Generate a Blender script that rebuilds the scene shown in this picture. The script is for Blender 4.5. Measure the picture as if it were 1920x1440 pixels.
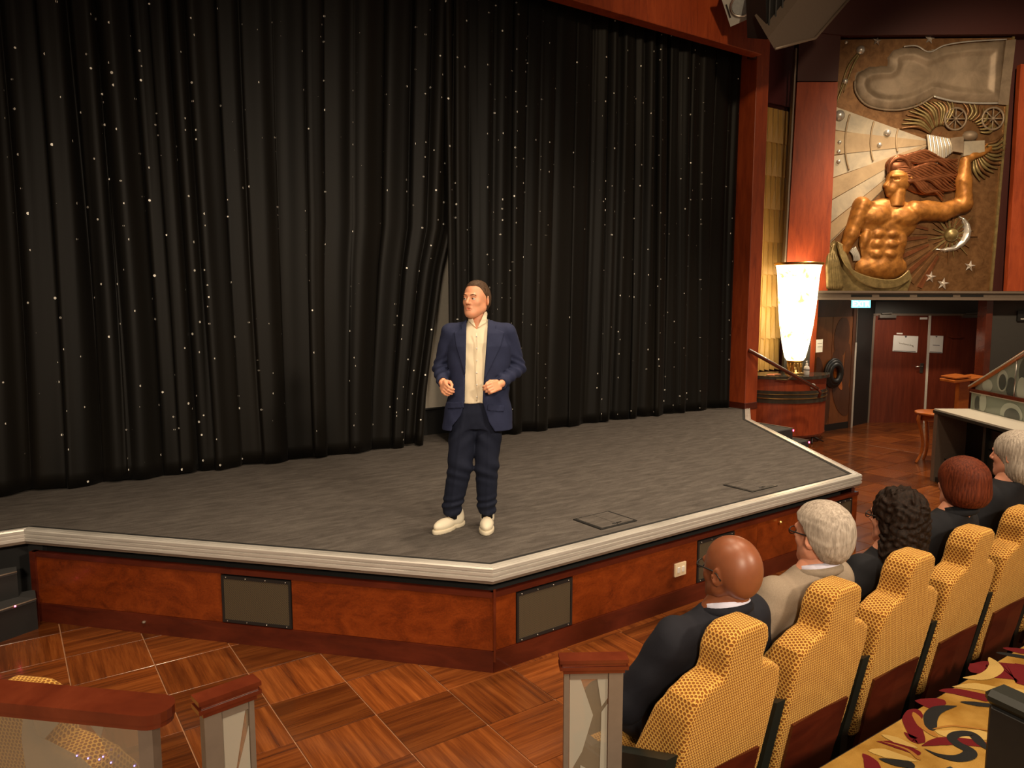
import bpy, bmesh, math, random
import numpy as np
from mathutils import Vector, Matrix
random.seed(7); np.random.seed(7)
for o in list(bpy.data.objects): bpy.data.objects.remove(o, do_unlink=True)
SC = bpy.context.scene; COL = SC.collection; PI = math.pi; R = math.radians

# ---------------------------------------------------------------- camera, world, light, exposure
F = 1400.0; PITCH = R(6.52); AZ = R(55.5); HC = 2.336
cd = bpy.data.cameras.new('camera'); cam = bpy.data.objects.new('camera', cd); COL.objects.link(cam)
cam.location = (0, 0, HC); cam.rotation_euler = (PI/2 - PITCH, 0, AZ - PI/2)
cd.sensor_width = 36; cd.lens = 36*F/1920; cd.clip_start = .05; cd.clip_end = 100
SC.camera = cam
SC.view_settings.view_transform = 'Standard'; SC.view_settings.look = 'None'
SC.view_settings.exposure = 0.34; SC.view_settings.gamma = 1.0; SC.view_settings.use_curve_mapping = False
w = bpy.data.worlds.new('World'); SC.world = w; w.use_nodes = True
w.node_tree.nodes['Background'].inputs[0].default_value = (1.0, .74, .50, 1)
w.node_tree.nodes['Background'].inputs[1].default_value = .16

def spot(name, loc, target, power, size=R(95), blend=.9, rad=.18, col=(1, .76, .52)):
    l = bpy.data.lights.new(name, 'SPOT'); l.energy = power; l.color = col
    l.spot_size = size; l.spot_blend = blend; l.shadow_soft_size = rad
    o = bpy.data.objects.new(name, l); COL.objects.link(o); o.location = loc
    o.rotation_euler = (Vector(target) - Vector(loc)).to_track_quat('-Z', 'Y').to_euler(); return o
# house downlights in the auditorium ceiling (all above or behind the frame)
for i, (x, y, p) in enumerate([(-.6, 3.4, 430), (1.6, 1.9, 430), (4.2, 2.0, 380), (6.8, 1.8, 400), (.4, -1.2, 330), (3.6, -1.6, 150),
                               (9.6, 4.2, 620), (3.6, 4.6, 480), (6.4, 5.0, 520), (11.6, 5.8, 620)]):
    spot('house_downlight', (x, y, 6.4), (x + .15, y + .25, 0), p)
# front-of-house wash on the speaker from the balcony line behind the camera
spot('stage_wash', (-2.2, -3.4, 4.6), (2.7, 4.6, 1.4), 1300, R(52), .8, .35, (1, .80, .58))
spot('stage_wash', (3.8, -4.0, 5.0), (3.4, 5.0, 1.0), 1200, R(60), .8, .35, (1, .80, .58))
# downlight inside the door portal
spot('portal_downlight', (13.05, 6.95, 2.42), (13.35, 7.2, 0), 55, R(150), .9, .06, (1, .82, .62))
# added spot to brighten the proscenium header and column
spot('header_fill', (5.2, 1.2, 6.3), (8.3, 7.1, 5.9), 420, R(48), .9, .2, (1, .74, .46))
# extra spot added to lift the brightness of the relief
spot('relief_fill', (8.2, 2.4, 6.6), (12.1, 5.2, 4.7), 1350, R(56), .9, .2, (1, .77, .5))

# ---------------------------------------------------------------- pixel -> place helpers (real planes of the room)
FW = Vector((math.cos(AZ)*math.cos(PITCH), math.sin(AZ)*math.cos(PITCH), -math.sin(PITCH)))
RT = Vector((math.sin(AZ), -math.cos(AZ), 0)); UP = RT.cross(FW); EYE = Vector((0, 0, HC))
def ray(u, v): return FW + RT*((u - 960)/F) + UP*((720 - v)/F)
def onz(u, v, z): d = ray(u, v); return EYE + d*((z - HC)/d.z)
def ony(u, v, y): d = ray(u, v); return EYE + d*(y/d.y)
def onplane(u, v, p0, n): d = ray(u, v); return EYE + d*((Vector(p0) - EYE).dot(n)/d.dot(n))
FH = Vector((math.cos(AZ), math.sin(AZ), 0))
MA = (RT - FH*.036).normalized(); MN = Vector((-MA.y, MA.x, 0)); MN = MN if MN.dot(FH) < 0 else -MN   # relief wall: along / towards the room
M0 = FH*12.6 + RT*6.8
def mp(u, v, off=0): return onplane(u, v, M0 + MN*off, MN)

# ---------------------------------------------------------------- materials
MATS = {}
class NT:
    def __init__(s, name):
        m = bpy.data.materials.new(name); m.use_nodes = True; s.m = m; s.t = m.node_tree
        s.b = s.t.nodes['Principled BSDF']; s.out = s.t.nodes['Material Output']; MATS[name] = m
    def n(s, typ, **kw):
        d = s.t.nodes.new(typ)
        for k, v in kw.items():
            if k.startswith('_'): setattr(d, k[1:], v)
            else:
                d.inputs[int(k[1:]) if k[0] == 'i' and k[1:].isdigit() else k.replace('__', ' ')].default_value = v
        return d
    def l(s, a, b, ao=0, bi=0):
        s.t.links.new(a.outputs[ao] if not hasattr(a, 'is_output') else a, b.inputs[bi] if not hasattr(b, 'is_output') else b)
    def math(s, op, a, b=None, c=None):
        d = s.t.nodes.new('ShaderNodeMath'); d.operation = op
        for i, v in enumerate((a, b, c)):
            if v is None: continue
            if isinstance(v, (int, float)): d.inputs[i].default_value = v
            else: s.t.links.new(v, d.inputs[i])
        return d.outputs[0]
    def mix(s, fac, a, b):
        d = s.t.nodes.new('ShaderNodeMix'); d.data_type = 'RGBA'
        if isinstance(fac, (int, float)): d.inputs[0].default_value = fac
        else: s.t.links.new(fac, d.inputs[0])
        for i, v in ((6, a), (7, b)):
            if isinstance(v, tuple): d.inputs[i].default_value = (*v, 1)
            else: s.t.links.new(v, d.inputs[i])
        return d.outputs[2]
    def coords(s, scale=(1, 1, 1), rot=(0, 0, 0), seed=True):
        tc = s.n('ShaderNodeTexCoord'); mpn = s.n('ShaderNodeMapping'); mpn.inputs['Scale'].default_value = scale; mpn.inputs['Rotation'].default_value = rot
        s.l(tc, mpn, 3, 0)
        if seed:
            oi = s.n('ShaderNodeObjectInfo'); v = s.n('ShaderNodeVectorMath', _operation='SCALE'); v.inputs[0].default_value = (37, 53, 11)
            s.t.links.new(oi.outputs['Random'], v.inputs['Scale']); s.t.links.new(v.outputs[0], mpn.inputs['Location'])
        return mpn.outputs[0]
    def noise(s, vec, scale, detail=4, rough=.55, dist=0):
        d = s.n('ShaderNodeTexNoise'); d.inputs['Scale'].default_value = scale; d.inputs['Detail'].default_value = detail
        d.inputs['Roughness'].default_value = rough; d.inputs['Distortion'].default_value = dist
        s.t.links.new(vec, d.inputs['Vector']); return d.outputs[0]
    def ramp(s, fac, stops):
        d = s.n('ShaderNodeValToRGB'); e = d.color_ramp.elements
        while len(e) < len(stops): e.new(.5)
        for i, (p, c) in enumerate(stops): e[i].position = p; e[i].color = (*c, 1)
        s.t.links.new(fac, d.inputs[0]); return d.outputs[0]
    def bump(s, h, strength=.3, dist=.01):
        d = s.n('ShaderNodeBump'); d.inputs['Strength'].default_value = strength; d.inputs['Distance'].default_value = dist
        s.t.links.new(h, d.inputs['Height']); s.t.links.new(d.outputs[0], s.b.inputs['Normal'])
    def set(s, col=None, rough=None, metal=None, spec=None, **kw):
        if col is not None:
            if isinstance(col, tuple): s.b.inputs['Base Color'].default_value = (*col, 1)
            else: s.t.links.new(col, s.b.inputs['Base Color'])
        if rough is not None:
            if isinstance(rough, (int, float)): s.b.inputs['Roughness'].default_value = rough
            else: s.t.links.new(rough, s.b.inputs['Roughness'])
        if metal is not None: s.b.inputs['Metallic'].default_value = metal
        if spec is not None: s.b.inputs['Specular IOR Level'].default_value = spec
        for k, v in kw.items(): s.b.inputs[k.replace('_', ' ')].default_value = v
        return s.m
def plain(name, col, rough=.5, metal=0, var=.12, scale=30, spec=.5, bump=0):
    t = NT(name); c = t.coords(); nz = t.noise(c, scale)
    t.set(t.mix(nz, tuple(v*(1 - var) for v in col), tuple(min(1, v*(1 + var)) for v in col)), rough, metal, spec)
    if bump: t.bump(nz, bump, .004)
    return t.m
def wood(name, dark, mid, light, scale=(1, 1, 1), rough=.28, burl=.35, rand=.0, ns=5, coat=.3, rot=(0, 0, 0), dist=.8):
    t = NT(name); c = t.coords(scale, rot); a = t.noise(c, ns, 6, .6, dist); bl = t.noise(c, ns*5, 3, .6, dist*2.5)
    f = t.math('ADD', t.math('MULTIPLY', a, 1 - burl), t.math('MULTIPLY', bl, burl))
    col = t.ramp(f, [(.30, dark), (.5, mid), (.72, light)])
    if rand:
        oi = t.n('ShaderNodeObjectInfo'); hs = t.n('ShaderNodeHueSaturation')
        mr = t.n('ShaderNodeMapRange'); t.t.links.new(oi.outputs['Random'], mr.inputs[0]); mr.inputs[3].default_value = 1 - rand; mr.inputs[4].default_value = 1 + rand
        t.t.links.new(mr.outputs[0], hs.inputs['Value']); t.t.links.new(col, hs.inputs['Color']); col = hs.outputs[0]
    t.set(col, rough); t.b.inputs['Coat Weight'].default_value = coat; t.b.inputs['Coat Roughness'].default_value = .12
    t.bump(f, .06, .003); return t.m

wood('cherry_burl', (.07, .011, .0025), (.165, .028, .0042), (.26, .050, .0075), (1, 1, 1.6), burl=.38, ns=4, dist=1.4, coat=.2)
wood('cherry_dark', (.045, .006, .003), (.075, .011, .004), (.11, .017, .006), (.5, .5, 2), burl=.2, rough=.35)
wood('cherry_rail', (.06, .011, .005), (.105, .019, .007), (.15, .03, .011), (1, 1, 1), burl=.15, ns=2.5, rough=.22)
wood('cherry_panel', (.20, .027, .006), (.32, .050, .010), (.42, .075, .017), (3, 3, .5), burl=.25, ns=4, rough=.5, coat=.05)
wood('door_wood', (.085, .015, .007), (.125, .022, .01), (.17, .033, .014), (6, 6, .5), burl=.2, ns=3, rough=.35)
wood('inlay_wood', (.15, .045, .012), (.21, .066, .017), (.27, .09, .023), (2, 2, .5), ns=4, rough=.4)
wood('inlay_dark', (.06, .02, .008), (.09, .03, .012), (.12, .042, .016), (2, 2, .5), ns=4, rough=.4)
wood('orange_wood', (.34, .085, .014), (.46, .125, .02), (.55, .17, .03), (1, 1, 3), ns=5, rough=.3)
wood('tile_wood_a', (.050, .0115, .003), (.140, .037, .007), (.255, .078, .016), (.45, 9, 1), burl=.22, rand=.34, ns=2.6, rough=.24, coat=.3, dist=.12)
wood('tile_wood_b', (.050, .0115, .003), (.140, .037, .007), (.255, .078, .016), (9, .45, 1), burl=.22, rand=.34, ns=2.6, rough=.24, coat=.3, dist=.12)
plain('grout', (.46, .24, .13), .5); plain('black_void', (.006, .006, .006), .8); plain('black_paint', (.012, .012, .012), .45)
plain('dark_green', (.010, .012, .009), .45); plain('charcoal', (.03, .031, .032), .7, bump=.2, scale=120); plain('grey_wall', (.055, .052, .048), .7)
plain('purple_wall', (.11, .022, .026), .7); plain('maroon_wall', (.052, .009, .006), .55); plain('screen_grey', (.42, .38, .32), .8, var=.05)
plain('chrome', (.75, .73, .70), .18, 1); plain('steel', (.5, .48, .45), .32, 1); plain('strip_pale', (.55, .50, .44), .4); plain('brass', (.72, .46, .16), .3, 1)
plain('paper', (.72, .70, .66), .8, var=.03); plain('ink', (.10, .10, .11), .8); plain('pencil', (.30, .27, .22), .8); plain('ivory', (.80, .66, .45), .4, var=.03)
plain('gold_rib', (.52, .31, .085), .45, 0, .1, 8); plain('taupe_metal', (.20, .155, .12), .4, .3); plain('marble_black', (.05, .045, .035), .12, 0, .6, 14)
plain('counter_white', (.58, .55, .47), .35, var=.06); plain('grey_plate', (.42, .42, .40), .5); plain('lens_glass', (.30, .32, .33), .1, 0, .3)
plain('tan_hand', (.55, .20, .09), .5); plain('speaker_grey', (.12, .09, .07), .5)

t = NT('aluminium'); c = t.coords((1, 1, 60)); nz = t.noise(c, 3, 3)
t.set(t.ramp(nz, [(.3, (.52, .50, .46)), (.7, (.78, .76, .71))]), .36, .45); t.bump(nz, .15, .003)
t = NT('stage_carpet'); c = t.coords((1, 4.5, 4.5), (0, 0, R(34)), False); a = t.noise(c, 4.5, 6, .66, .5); b = t.noise(t.coords((1, 1, 1), seed=False), 170, 2)
f = t.math('ADD', t.math('MULTIPLY', a, .7), t.math('MULTIPLY', b, .3))
t.set(t.ramp(f, [(.32, (.050, .044, .039)), (.5, (.084, .075, .068)), (.70, (.130, .118, .106))]), .92, spec=.15); t.bump(f, .35, .006)
t = NT('curtain_velvet'); c = t.coords((1, 1, .15), seed=False); a = t.noise(c, 2.2, 3)
t.set(t.ramp(a, [(.35, (.0030, .0027, .0022)), (.7, (.0062, .0048, .0030))]), .55, spec=.22); t.b.inputs['Sheen Weight'].default_value = .02; t.b.inputs['Sheen Roughness'].default_value = .4
t = NT('sequin'); t.set((.85, .82, .74), .4, .2)

def honeycomb():
    t = NT('mustard_honeycomb'); tc = t.n('ShaderNodeTexCoord'); geo = t.n('ShaderNodeNewGeometry')
    sp = t.n('ShaderNodeSeparateXYZ'); t.l(tc, sp, 3, 0)
    vt = t.n('ShaderNodeVectorTransform', _vector_type='NORMAL', _convert_from='WORLD', _convert_to='OBJECT'); t.l(geo, vt, 1, 0)
    sn = t.n('ShaderNodeSeparateXYZ'); t.l(vt, sn)
    x, y, z = sp.outputs; ny = t.math('ABSOLUTE', sn.outputs[1]); nx = t.math('ABSOLUTE', sn.outputs[0]); nz = t.math('ABSOLUTE', sn.outputs[2])
    side = t.math('GREATER_THAN', nx, t.math('MAXIMUM', ny, nz)); top = t.math('GREATER_THAN', nz, t.math('MAXIMUM', nx, ny))
    def sel(m, a, b): return t.math('ADD', t.math('MULTIPLY', m, a), t.math('MULTIPLY', t.math('SUBTRACT', 1, m), b))
    U = sel(side, y, x); V = sel(top, y, z)
    u = t.math('DIVIDE', U, sel(side, .0165, .0118)); v = t.math('DIVIDE', V, .0125)
    row = t.math('FLOOR', v); odd = t.math('MODULO', t.math('ABSOLUTE', row), 2)
    uu = t.math('ADD', u, t.math('MULTIPLY', odd, .5))
    fu = t.math('SUBTRACT', t.math('FRACT', uu), .5); fv = t.math('SUBTRACT', t.math('FRACT', v), .5)
    d = t.math('SQRT', t.math('ADD', t.math('POWER', t.math('MULTIPLY', fu, 2.3), 2), t.math('POWER', t.math('MULTIPLY', fv, 1.75), 2)))
    hole = t.n('ShaderNodeMapRange', _interpolation_type='SMOOTHSTEP'); t.t.links.new(d, hole.inputs[0]); hole.inputs[1].default_value = .55; hole.inputs[2].default_value = .95
    nzz = t.noise(t.coords(), 12)
    yel = t.mix(nzz, (.52, .265, .045), (.72, .42, .10))
    t.set(t.mix(hole.outputs[0], (.21, .065, .007), yel), .85, spec=.2); t.b.inputs['Sheen Weight'].default_value = .25
    t.b.inputs['Sheen Tint'].default_value = (1, .7, .3, 1)
    t.bump(hole.outputs[0], .8, .004)
honeycomb()
t = NT('carpet_gold'); c = t.coords((1, 1, 1), seed=False); a = t.noise(c, 5, 4); t.set(t.ramp(a, [(.35, (.19, .095, .014)), (.65, (.32, .19, .045))]), .95, spec=.1); t.bump(t.noise(c, 260, 2), .5, .004)
plain('carpet_maroon', (.085, .006, .008), .95, spec=.1, bump=.4, scale=200); plain('carpet_black', (.012, .012, .012), .95, spec=.1, bump=.4, scale=200)
plain('carpet_cream', (.33, .225, .07), .95, spec=.1, bump=.4, scale=200); plain('carpet_brown', (.22, .10, .02), .95, spec=.1)
plain('tier_dark', (.010, .008, .006), .8)

def glassy(name, col, alpha, rough=.25):
    t = NT(name); t.set(col, rough); tr = t.n('ShaderNodeBsdfTransparent'); mx = t.n('ShaderNodeMixShader'); mx.inputs[0].default_value = alpha
    t.l(tr, mx, 0, 1); t.l(t.b, mx, 0, 2); t.l(mx, t.out); return t.m
glassy('glass_warm', (.32, .25, .17), .30, .12); glassy('glass_frost', (.44, .41, .34), .55, .4); glassy('glass_green', (.34, .40, .33), .62, .12)
glassy('glass_dark_oval', (.09, .11, .10), .75, .2); glassy('glass_pale_oval', (.52, .58, .50), .7, .3); glassy('glass_edge', (.30, .42, .36), .85, .1)
t = NT('mesh_grille'); tc = t.n('ShaderNodeTexCoord'); sp = t.n('ShaderNodeSeparateXYZ'); t.l(tc, sp, 3, 0)
h1 = t.math('MULTIPLY', sp.outputs[0], 1.25)
aa = t.math('ABSOLUTE', t.math('SINE', t.math('MULTIPLY', t.math('ADD', h1, sp.outputs[2]), 260))); bb = t.math('ABSOLUTE', t.math('SINE', t.math('MULTIPLY', t.math('SUBTRACT', h1, sp.outputs[2]), 260)))
f = t.math('MULTIPLY', aa, bb); t.set(t.ramp(f, [(.3, (.11, .085, .05)), (.55, (.012, .010, .007))]), .5); t.bump(f, -.4, .004)
def emis(name, col, st, base=(.5, .5, .5)):
    t = NT(name); t.set(base, .4); t.b.inputs['Emission Color'].default_value = (*col, 1); t.b.inputs['Emission Strength'].default_value = st; return t
t = emis('lamp_shade_glow', (1, .82, .50), 5.0, (.9, .8, .6)); c = t.coords(); a = t.noise(c, 4.5, 4, .6, .5)
t.t.links.new(t.ramp(a, [(.34, (.55, .24, .05)), (.46, (1, .80, .46)), (.6, (1, .88, .60))]), t.b.inputs['Emission Color'])
emis('exit_glow', (.10, .75, 1.0), 4, (.1, .4, .5)); emis('exit_letters', (.85, 1, 1), 6); emis('red_led', (1, .04, .10), 14); emis('blue_led', (.22, .16, 1), 3)

def bronze(name, dark, light, metal=.55, rough=.42, sc=9):
    t = NT(name); c = t.coords(seed=False); a = t.noise(c, sc, 6, .65, .5); t.set(t.ramp(a, [(.3, dark), (.68, light)]), rough, metal); t.bump(a, .15, .01)
bronze('bronze_brown', (.115, .05, .016), (.23, .115, .045)); bronze('bronze_gold', (.20, .076, .014), (.46, .19, .036), .45, .46)
bronze('bronze_copper', (.12, .04, .014), (.26, .09, .035), .6, .36); bronze('pewter', (.16, .115, .075), (.29, .215, .145), .3, .55, 3)
bronze('silver_leaf', (.27, .24, .19), (.46, .38, .27), .35, .5, 3); bronze('silver_copper', (.27, .19, .11), (.40, .29, .17), .35, .5, 3); bronze('bright_silver', (.52, .50, .45), (.74, .70, .64), .65, .3)
bronze('olive_gold', (.14, .10, .038), (.30, .22, .09), .5, .4)

def skin(name, col, var=.12, rough=.48, lip=None):
    t = NT(name); c = t.coords(seed=False); a = t.noise(c, 28, 4)
    base = t.mix(a, tuple(v*(1 - var) for v in col), tuple(min(1, v*(1 + var)) for v in col))
    at = t.n('ShaderNodeAttribute', _attribute_name='tint'); sc = t.n('ShaderNodeSeparateColor'); t.l(at, sc)
    base = t.mix(sc.outputs[0], base, lip or tuple(v*k for v, k in zip(col, (.82, .5, .48))))
    base = t.mix(sc.outputs[1], base, tuple(v*.62 for v in col))
    t.set(base, rough); t.b.inputs['Subsurface Weight'].default_value = .2; t.b.inputs['Subsurface Radius'].default_value = (.012, .004, .002); t.b.inputs['Subsurface Scale'].default_value = .6
def cloth(name, col, var=.15, sc=60, rough=.85, weave=600):
    t = NT(name); c = t.coords(seed=False); a = t.noise(c, sc, 4); b = t.noise(c, weave, 1)
    t.set(t.mix(a, tuple(v*(1 - var) for v in col), tuple(min(1, v*(1 + var)) for v in col)), rough, spec=.25); t.bump(b, .15, .002)
def hairmat(name, dark, light, sc=(60, 60, 6)):
    t = NT(name); c = t.coords(sc, seed=False); a = t.noise(c, 2, 4, .6, .6); t.set(t.ramp(a, [(.32, dark), (.68, light)]), .6, spec=.12); t.bump(a, .4, .004)
skin('skin_fair', (.72, .34, .195)); skin('skin_pink', (.60, .27, .17)); skin('skin_brown', (.205, .066, .027), .15, .40)
cloth('navy_suit', (.019, .025, .062)); cloth('navy_trousers', (.0085, .012, .028)); cloth('shirt_cream', (.78, .68, .50), .06, 25); cloth('shirt_lilac', (.55, .55, .68), .05)
cloth('dark_suit', (.0075, .008, .013)); cloth('black_cloth', (.006, .0065, .009)); cloth('grey_tweed', (.22, .175, .13), .25, 220, .9); cloth('shoe_white', (.74, .68, .54), .06, 30, .6)
cloth('shoe_dark', (.012, .010, .009), .1, 30, .4); cloth('sole_cream', (.62, .56, .43), .05, 30, .7)
hairmat('hair_brown', (.035, .02, .012), (.11, .068, .042)); hairmat('hair_grey', (.22, .185, .15), (.44, .38, .32), (50, 50, 9)); hairmat('hair_curly', (.004, .0025, .0018), (.020, .010, .006), (45, 45, 45))
hairmat('hair_red', (.040, .008, .0035), (.135, .028, .010)); hairmat('hair_silver', (.20, .17, .14), (.46, .40, .33)); hairmat('brow_brown', (.07, .03, .016), (.13, .06, .035))
plain('eye_white', (.75, .70, .64), .2, var=.02); plain('eye_dark', (.03, .018, .012), .1)

# ---------------------------------------------------------------- mesh helpers
class MB:
    def __init__(s): s.v = []; s.f = []; s.sm = []
    def add(s, vs, fs, smooth=False):
        k = len(s.v); s.v += [tuple(p) for p in vs]; s.f += [tuple(i + k for i in f) for f in fs]; s.sm += [smooth]*len(fs); return s
    def box(s, c, h, rz=0, bev=0, M=None):
        """bevelled box, centre c, half sizes h"""
        b = min(bev, min(h)*.9); cx, cy, cz = c; vs = []; fs = []
        X, Y, Z = h
        if b <= 0:
            vs = [(sx*X, sy*Y, sz*Z) for sz in (-1, 1) for sx, sy in ((-1, -1), (1, -1), (1, 1), (-1, 1))]
            fs = [(3, 2, 1, 0), (4, 5, 6, 7)] + [(i, (i + 1) % 4, (i + 1) % 4 + 4, i + 4) for i in range(4)]
        else:
            ring = lambda x, y, z: [(-x + b, -y, z), (x - b, -y, z), (x, -y + b, z), (x, y - b, z), (x - b, y, z), (-x + b, y, z), (-x, y - b, z), (-x, -y + b, z)]
            ri = lambda x, y, z: ring(x - b*.0, y, z)
            inner = lambda z: [(-X + b, -Y + b*.001 + b, z), (X - b, -Y + b + b*.001, z), (X - b, -Y + b, z), (X - b, Y - b, z), (X - b, Y - b, z), (-X + b, Y - b, z), (-X + b, Y - b, z), (-X + b, -Y + b, z)]
            small = lambda z: [(-X + 1.0*b, -Y + b, z), (X - b, -Y + b, z), (X - b, Y - b, z), (-X + b, Y - b, z)]
            vs = ring(X, Y, -Z + b) + ring(X, Y, Z - b) + small(-Z) + small(Z)
            fs = [(i, (i + 1) % 8, (i + 1) % 8 + 8, i + 8) for i in range(8)]
            fs += [(19, 18, 17, 16), (20, 21, 22, 23)]
            for base, o, fl in ((16, 0, 1), (20, 8, 0)):
                q = [(base, base + 1, o + 1, o), (base + 1, o + 2, o + 1), (base + 1, base + 2, o + 3, o + 2), (base + 2, o + 4, o + 3), (base + 2, base + 3, o + 5, o + 4), (base + 3, o + 6, o + 5), (base + 3, base, o + 7, o + 6), (base, o, o + 7)]
                fs += q if fl else [tuple(reversed(g)) for g in q]
        cs, sn = math.cos(rz), math.sin(rz)
        out = []
        for x, y, z in vs:
            p = Vector((x*cs - y*sn, x*sn + y*cs, z))
            if M is not None: p = M @ p
            out.append((p.x + cx, p.y + cy, p.z + cz))
        return s.add(out, fs)
    def prism(s, pts, vec):
        """polygon of 3-D points pushed along vec"""
        pts = [Vector(p) for p in pts]; vec = Vector(vec); n = len(pts)
        nrm = Vector((0, 0, 0))
        for i in range(n): nrm += (pts[i] - pts[0]).cross(pts[(i + 1) % n] - pts[0])
        if nrm.dot(vec) > 0: pts.reverse()
        return s.add(pts + [p + vec for p in pts], [tuple(range(n)), tuple(range(2*n - 1, n - 1, -1))] + [((i + 1) % n, i, i + n, (i + 1) % n + n) for i in range(n)])
    def tube(s, path, rad, k=8, cap=True, flat=1.0, smooth=True):
        path = [Vector(p) for p in path]; n = len(path); rads = rad if isinstance(rad, (list, tuple)) else [rad]*n
        vs = []; fs = []; prev = None
        for i, p in enumerate(path):
            d = (path[min(i + 1, n - 1)] - path[max(i - 1, 0)]).normalized()
            if prev is None: a = d.orthogonal().normalized() if abs(d.z) > .9 else d.cross(Vector((0, 0, 1))).normalized()
            else: a = (prev - d*prev.dot(d)).normalized()
            prev = a; b = d.cross(a)
            for j in range(k):
                th = 2*PI*j/k; vs.append(p + (a*math.cos(th) + b*math.sin(th)*flat)*rads[i])
        for i in range(n - 1):
            for j in range(k): fs.append((i*k + j, i*k + (j + 1) % k, (i + 1)*k + (j + 1) % k, (i + 1)*k + j))
        if cap: fs += [tuple(range(k - 1, -1, -1)), tuple((n - 1)*k + j for j in range(k))]
        return s.add(vs, fs, smooth)
    def lathe(s, prof, c=(0, 0, 0), k=32, a0=0, a1=2*PI, smooth=True):
        full = abs(a1 - a0 - 2*PI) < 1e-6; m = k if full else k + 1; vs = []; fs = []
        for r, z in prof:
            for j in range(m):
                th = a0 + (a1 - a0)*j/k; vs.append((c[0] + r*math.cos(th), c[1] + r*math.sin(th), c[2] + z))
        for i in range(len(prof) - 1):
            for j in range(k):
                q = (j + 1) % m; fs.append((i*m + j, i*m + q, (i + 1)*m + q, (i + 1)*m + j))
        return s.add(vs, fs, smooth)
    def sphere(s, c, r, k=16, sc=(1, 1, 1)):
        prof = [(max(1e-4, r*math.sin(PI*i/(k//2))), -r*math.cos(PI*i/(k//2))) for i in range(k//2 + 1)]
        m = MB().lathe(prof, k=k); return s.add([(c[0] + x*sc[0], c[1] + y*sc[1], c[2] + z*sc[2]) for x, y, z in m.v], m.f, True)
    def mesh(s, name, M=None):
        me = bpy.data.meshes.new(name)
        me.from_pydata([tuple(M @ Vector(p)) for p in s.v] if M is not None else s.v, [], s.f); me.update()
        me.polygons.foreach_set('use_smooth', s.sm); return me
def wmat(o):
    m = Matrix.Translation(o.location) @ o.rotation_euler.to_matrix().to_4x4() @ Matrix.Diagonal((*o.scale, 1))
    return wmat(o.parent) @ m if o.parent else m
def link(name, me, mat=None, parent=None):
    o = bpy.data.objects.new(name, me); COL.objects.link(o)
    if parent: o.parent = parent
    if mat and me and not me.materials: me.materials.append(MATS[mat])
    return o
def part(name, mb, mat, parent=None, world=False):
    M = wmat(parent).inverted() if (world and parent) else None
    return link(name, mb.mesh(name, M), mat, parent)
def tag(o, label=None, cat=None, group=None, kind=None):
    for k, v in (('label', label), ('category', cat), ('group', group), ('kind', kind)):
        if v: o[k] = v
    return o
def thing(name, loc, label, cat, rz=0, group=None):
    o = bpy.data.objects.new(name, None); COL.objects.link(o); o.location = loc; o.rotation_euler = (0, 0, rz); o.empty_display_size = .1
    return tag(o, label, cat, group)
def struct(name, loc=(0, 0, 0)):
    o = bpy.data.objects.new(name, None); COL.objects.link(o); o.location = loc; o['kind'] = 'structure'; return o
def copy_tree(o, parent=None):
    c = o.copy(); COL.objects.link(c); c.parent = parent
    for ch in list(o.children): copy_tree(ch, c)
    return c
def smooth_path(pts, n=8):
    pts = [Vector(p) for p in pts]; out = []
    for i in range(len(pts) - 1):
        p0, p1, p2, p3 = pts[max(i - 1, 0)], pts[i], pts[i + 1], pts[min(i + 2, len(pts) - 1)]
        for j in range(n):
            t_ = j/n; out.append(.5*((2*p1) + (p2 - p0)*t_ + (2*p0 - 5*p1 + 4*p2 - p3)*t_*t_ + (3*p1 - p0 - 3*p2 + p3)*t_**3))
    return out + [pts[-1]]

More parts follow.
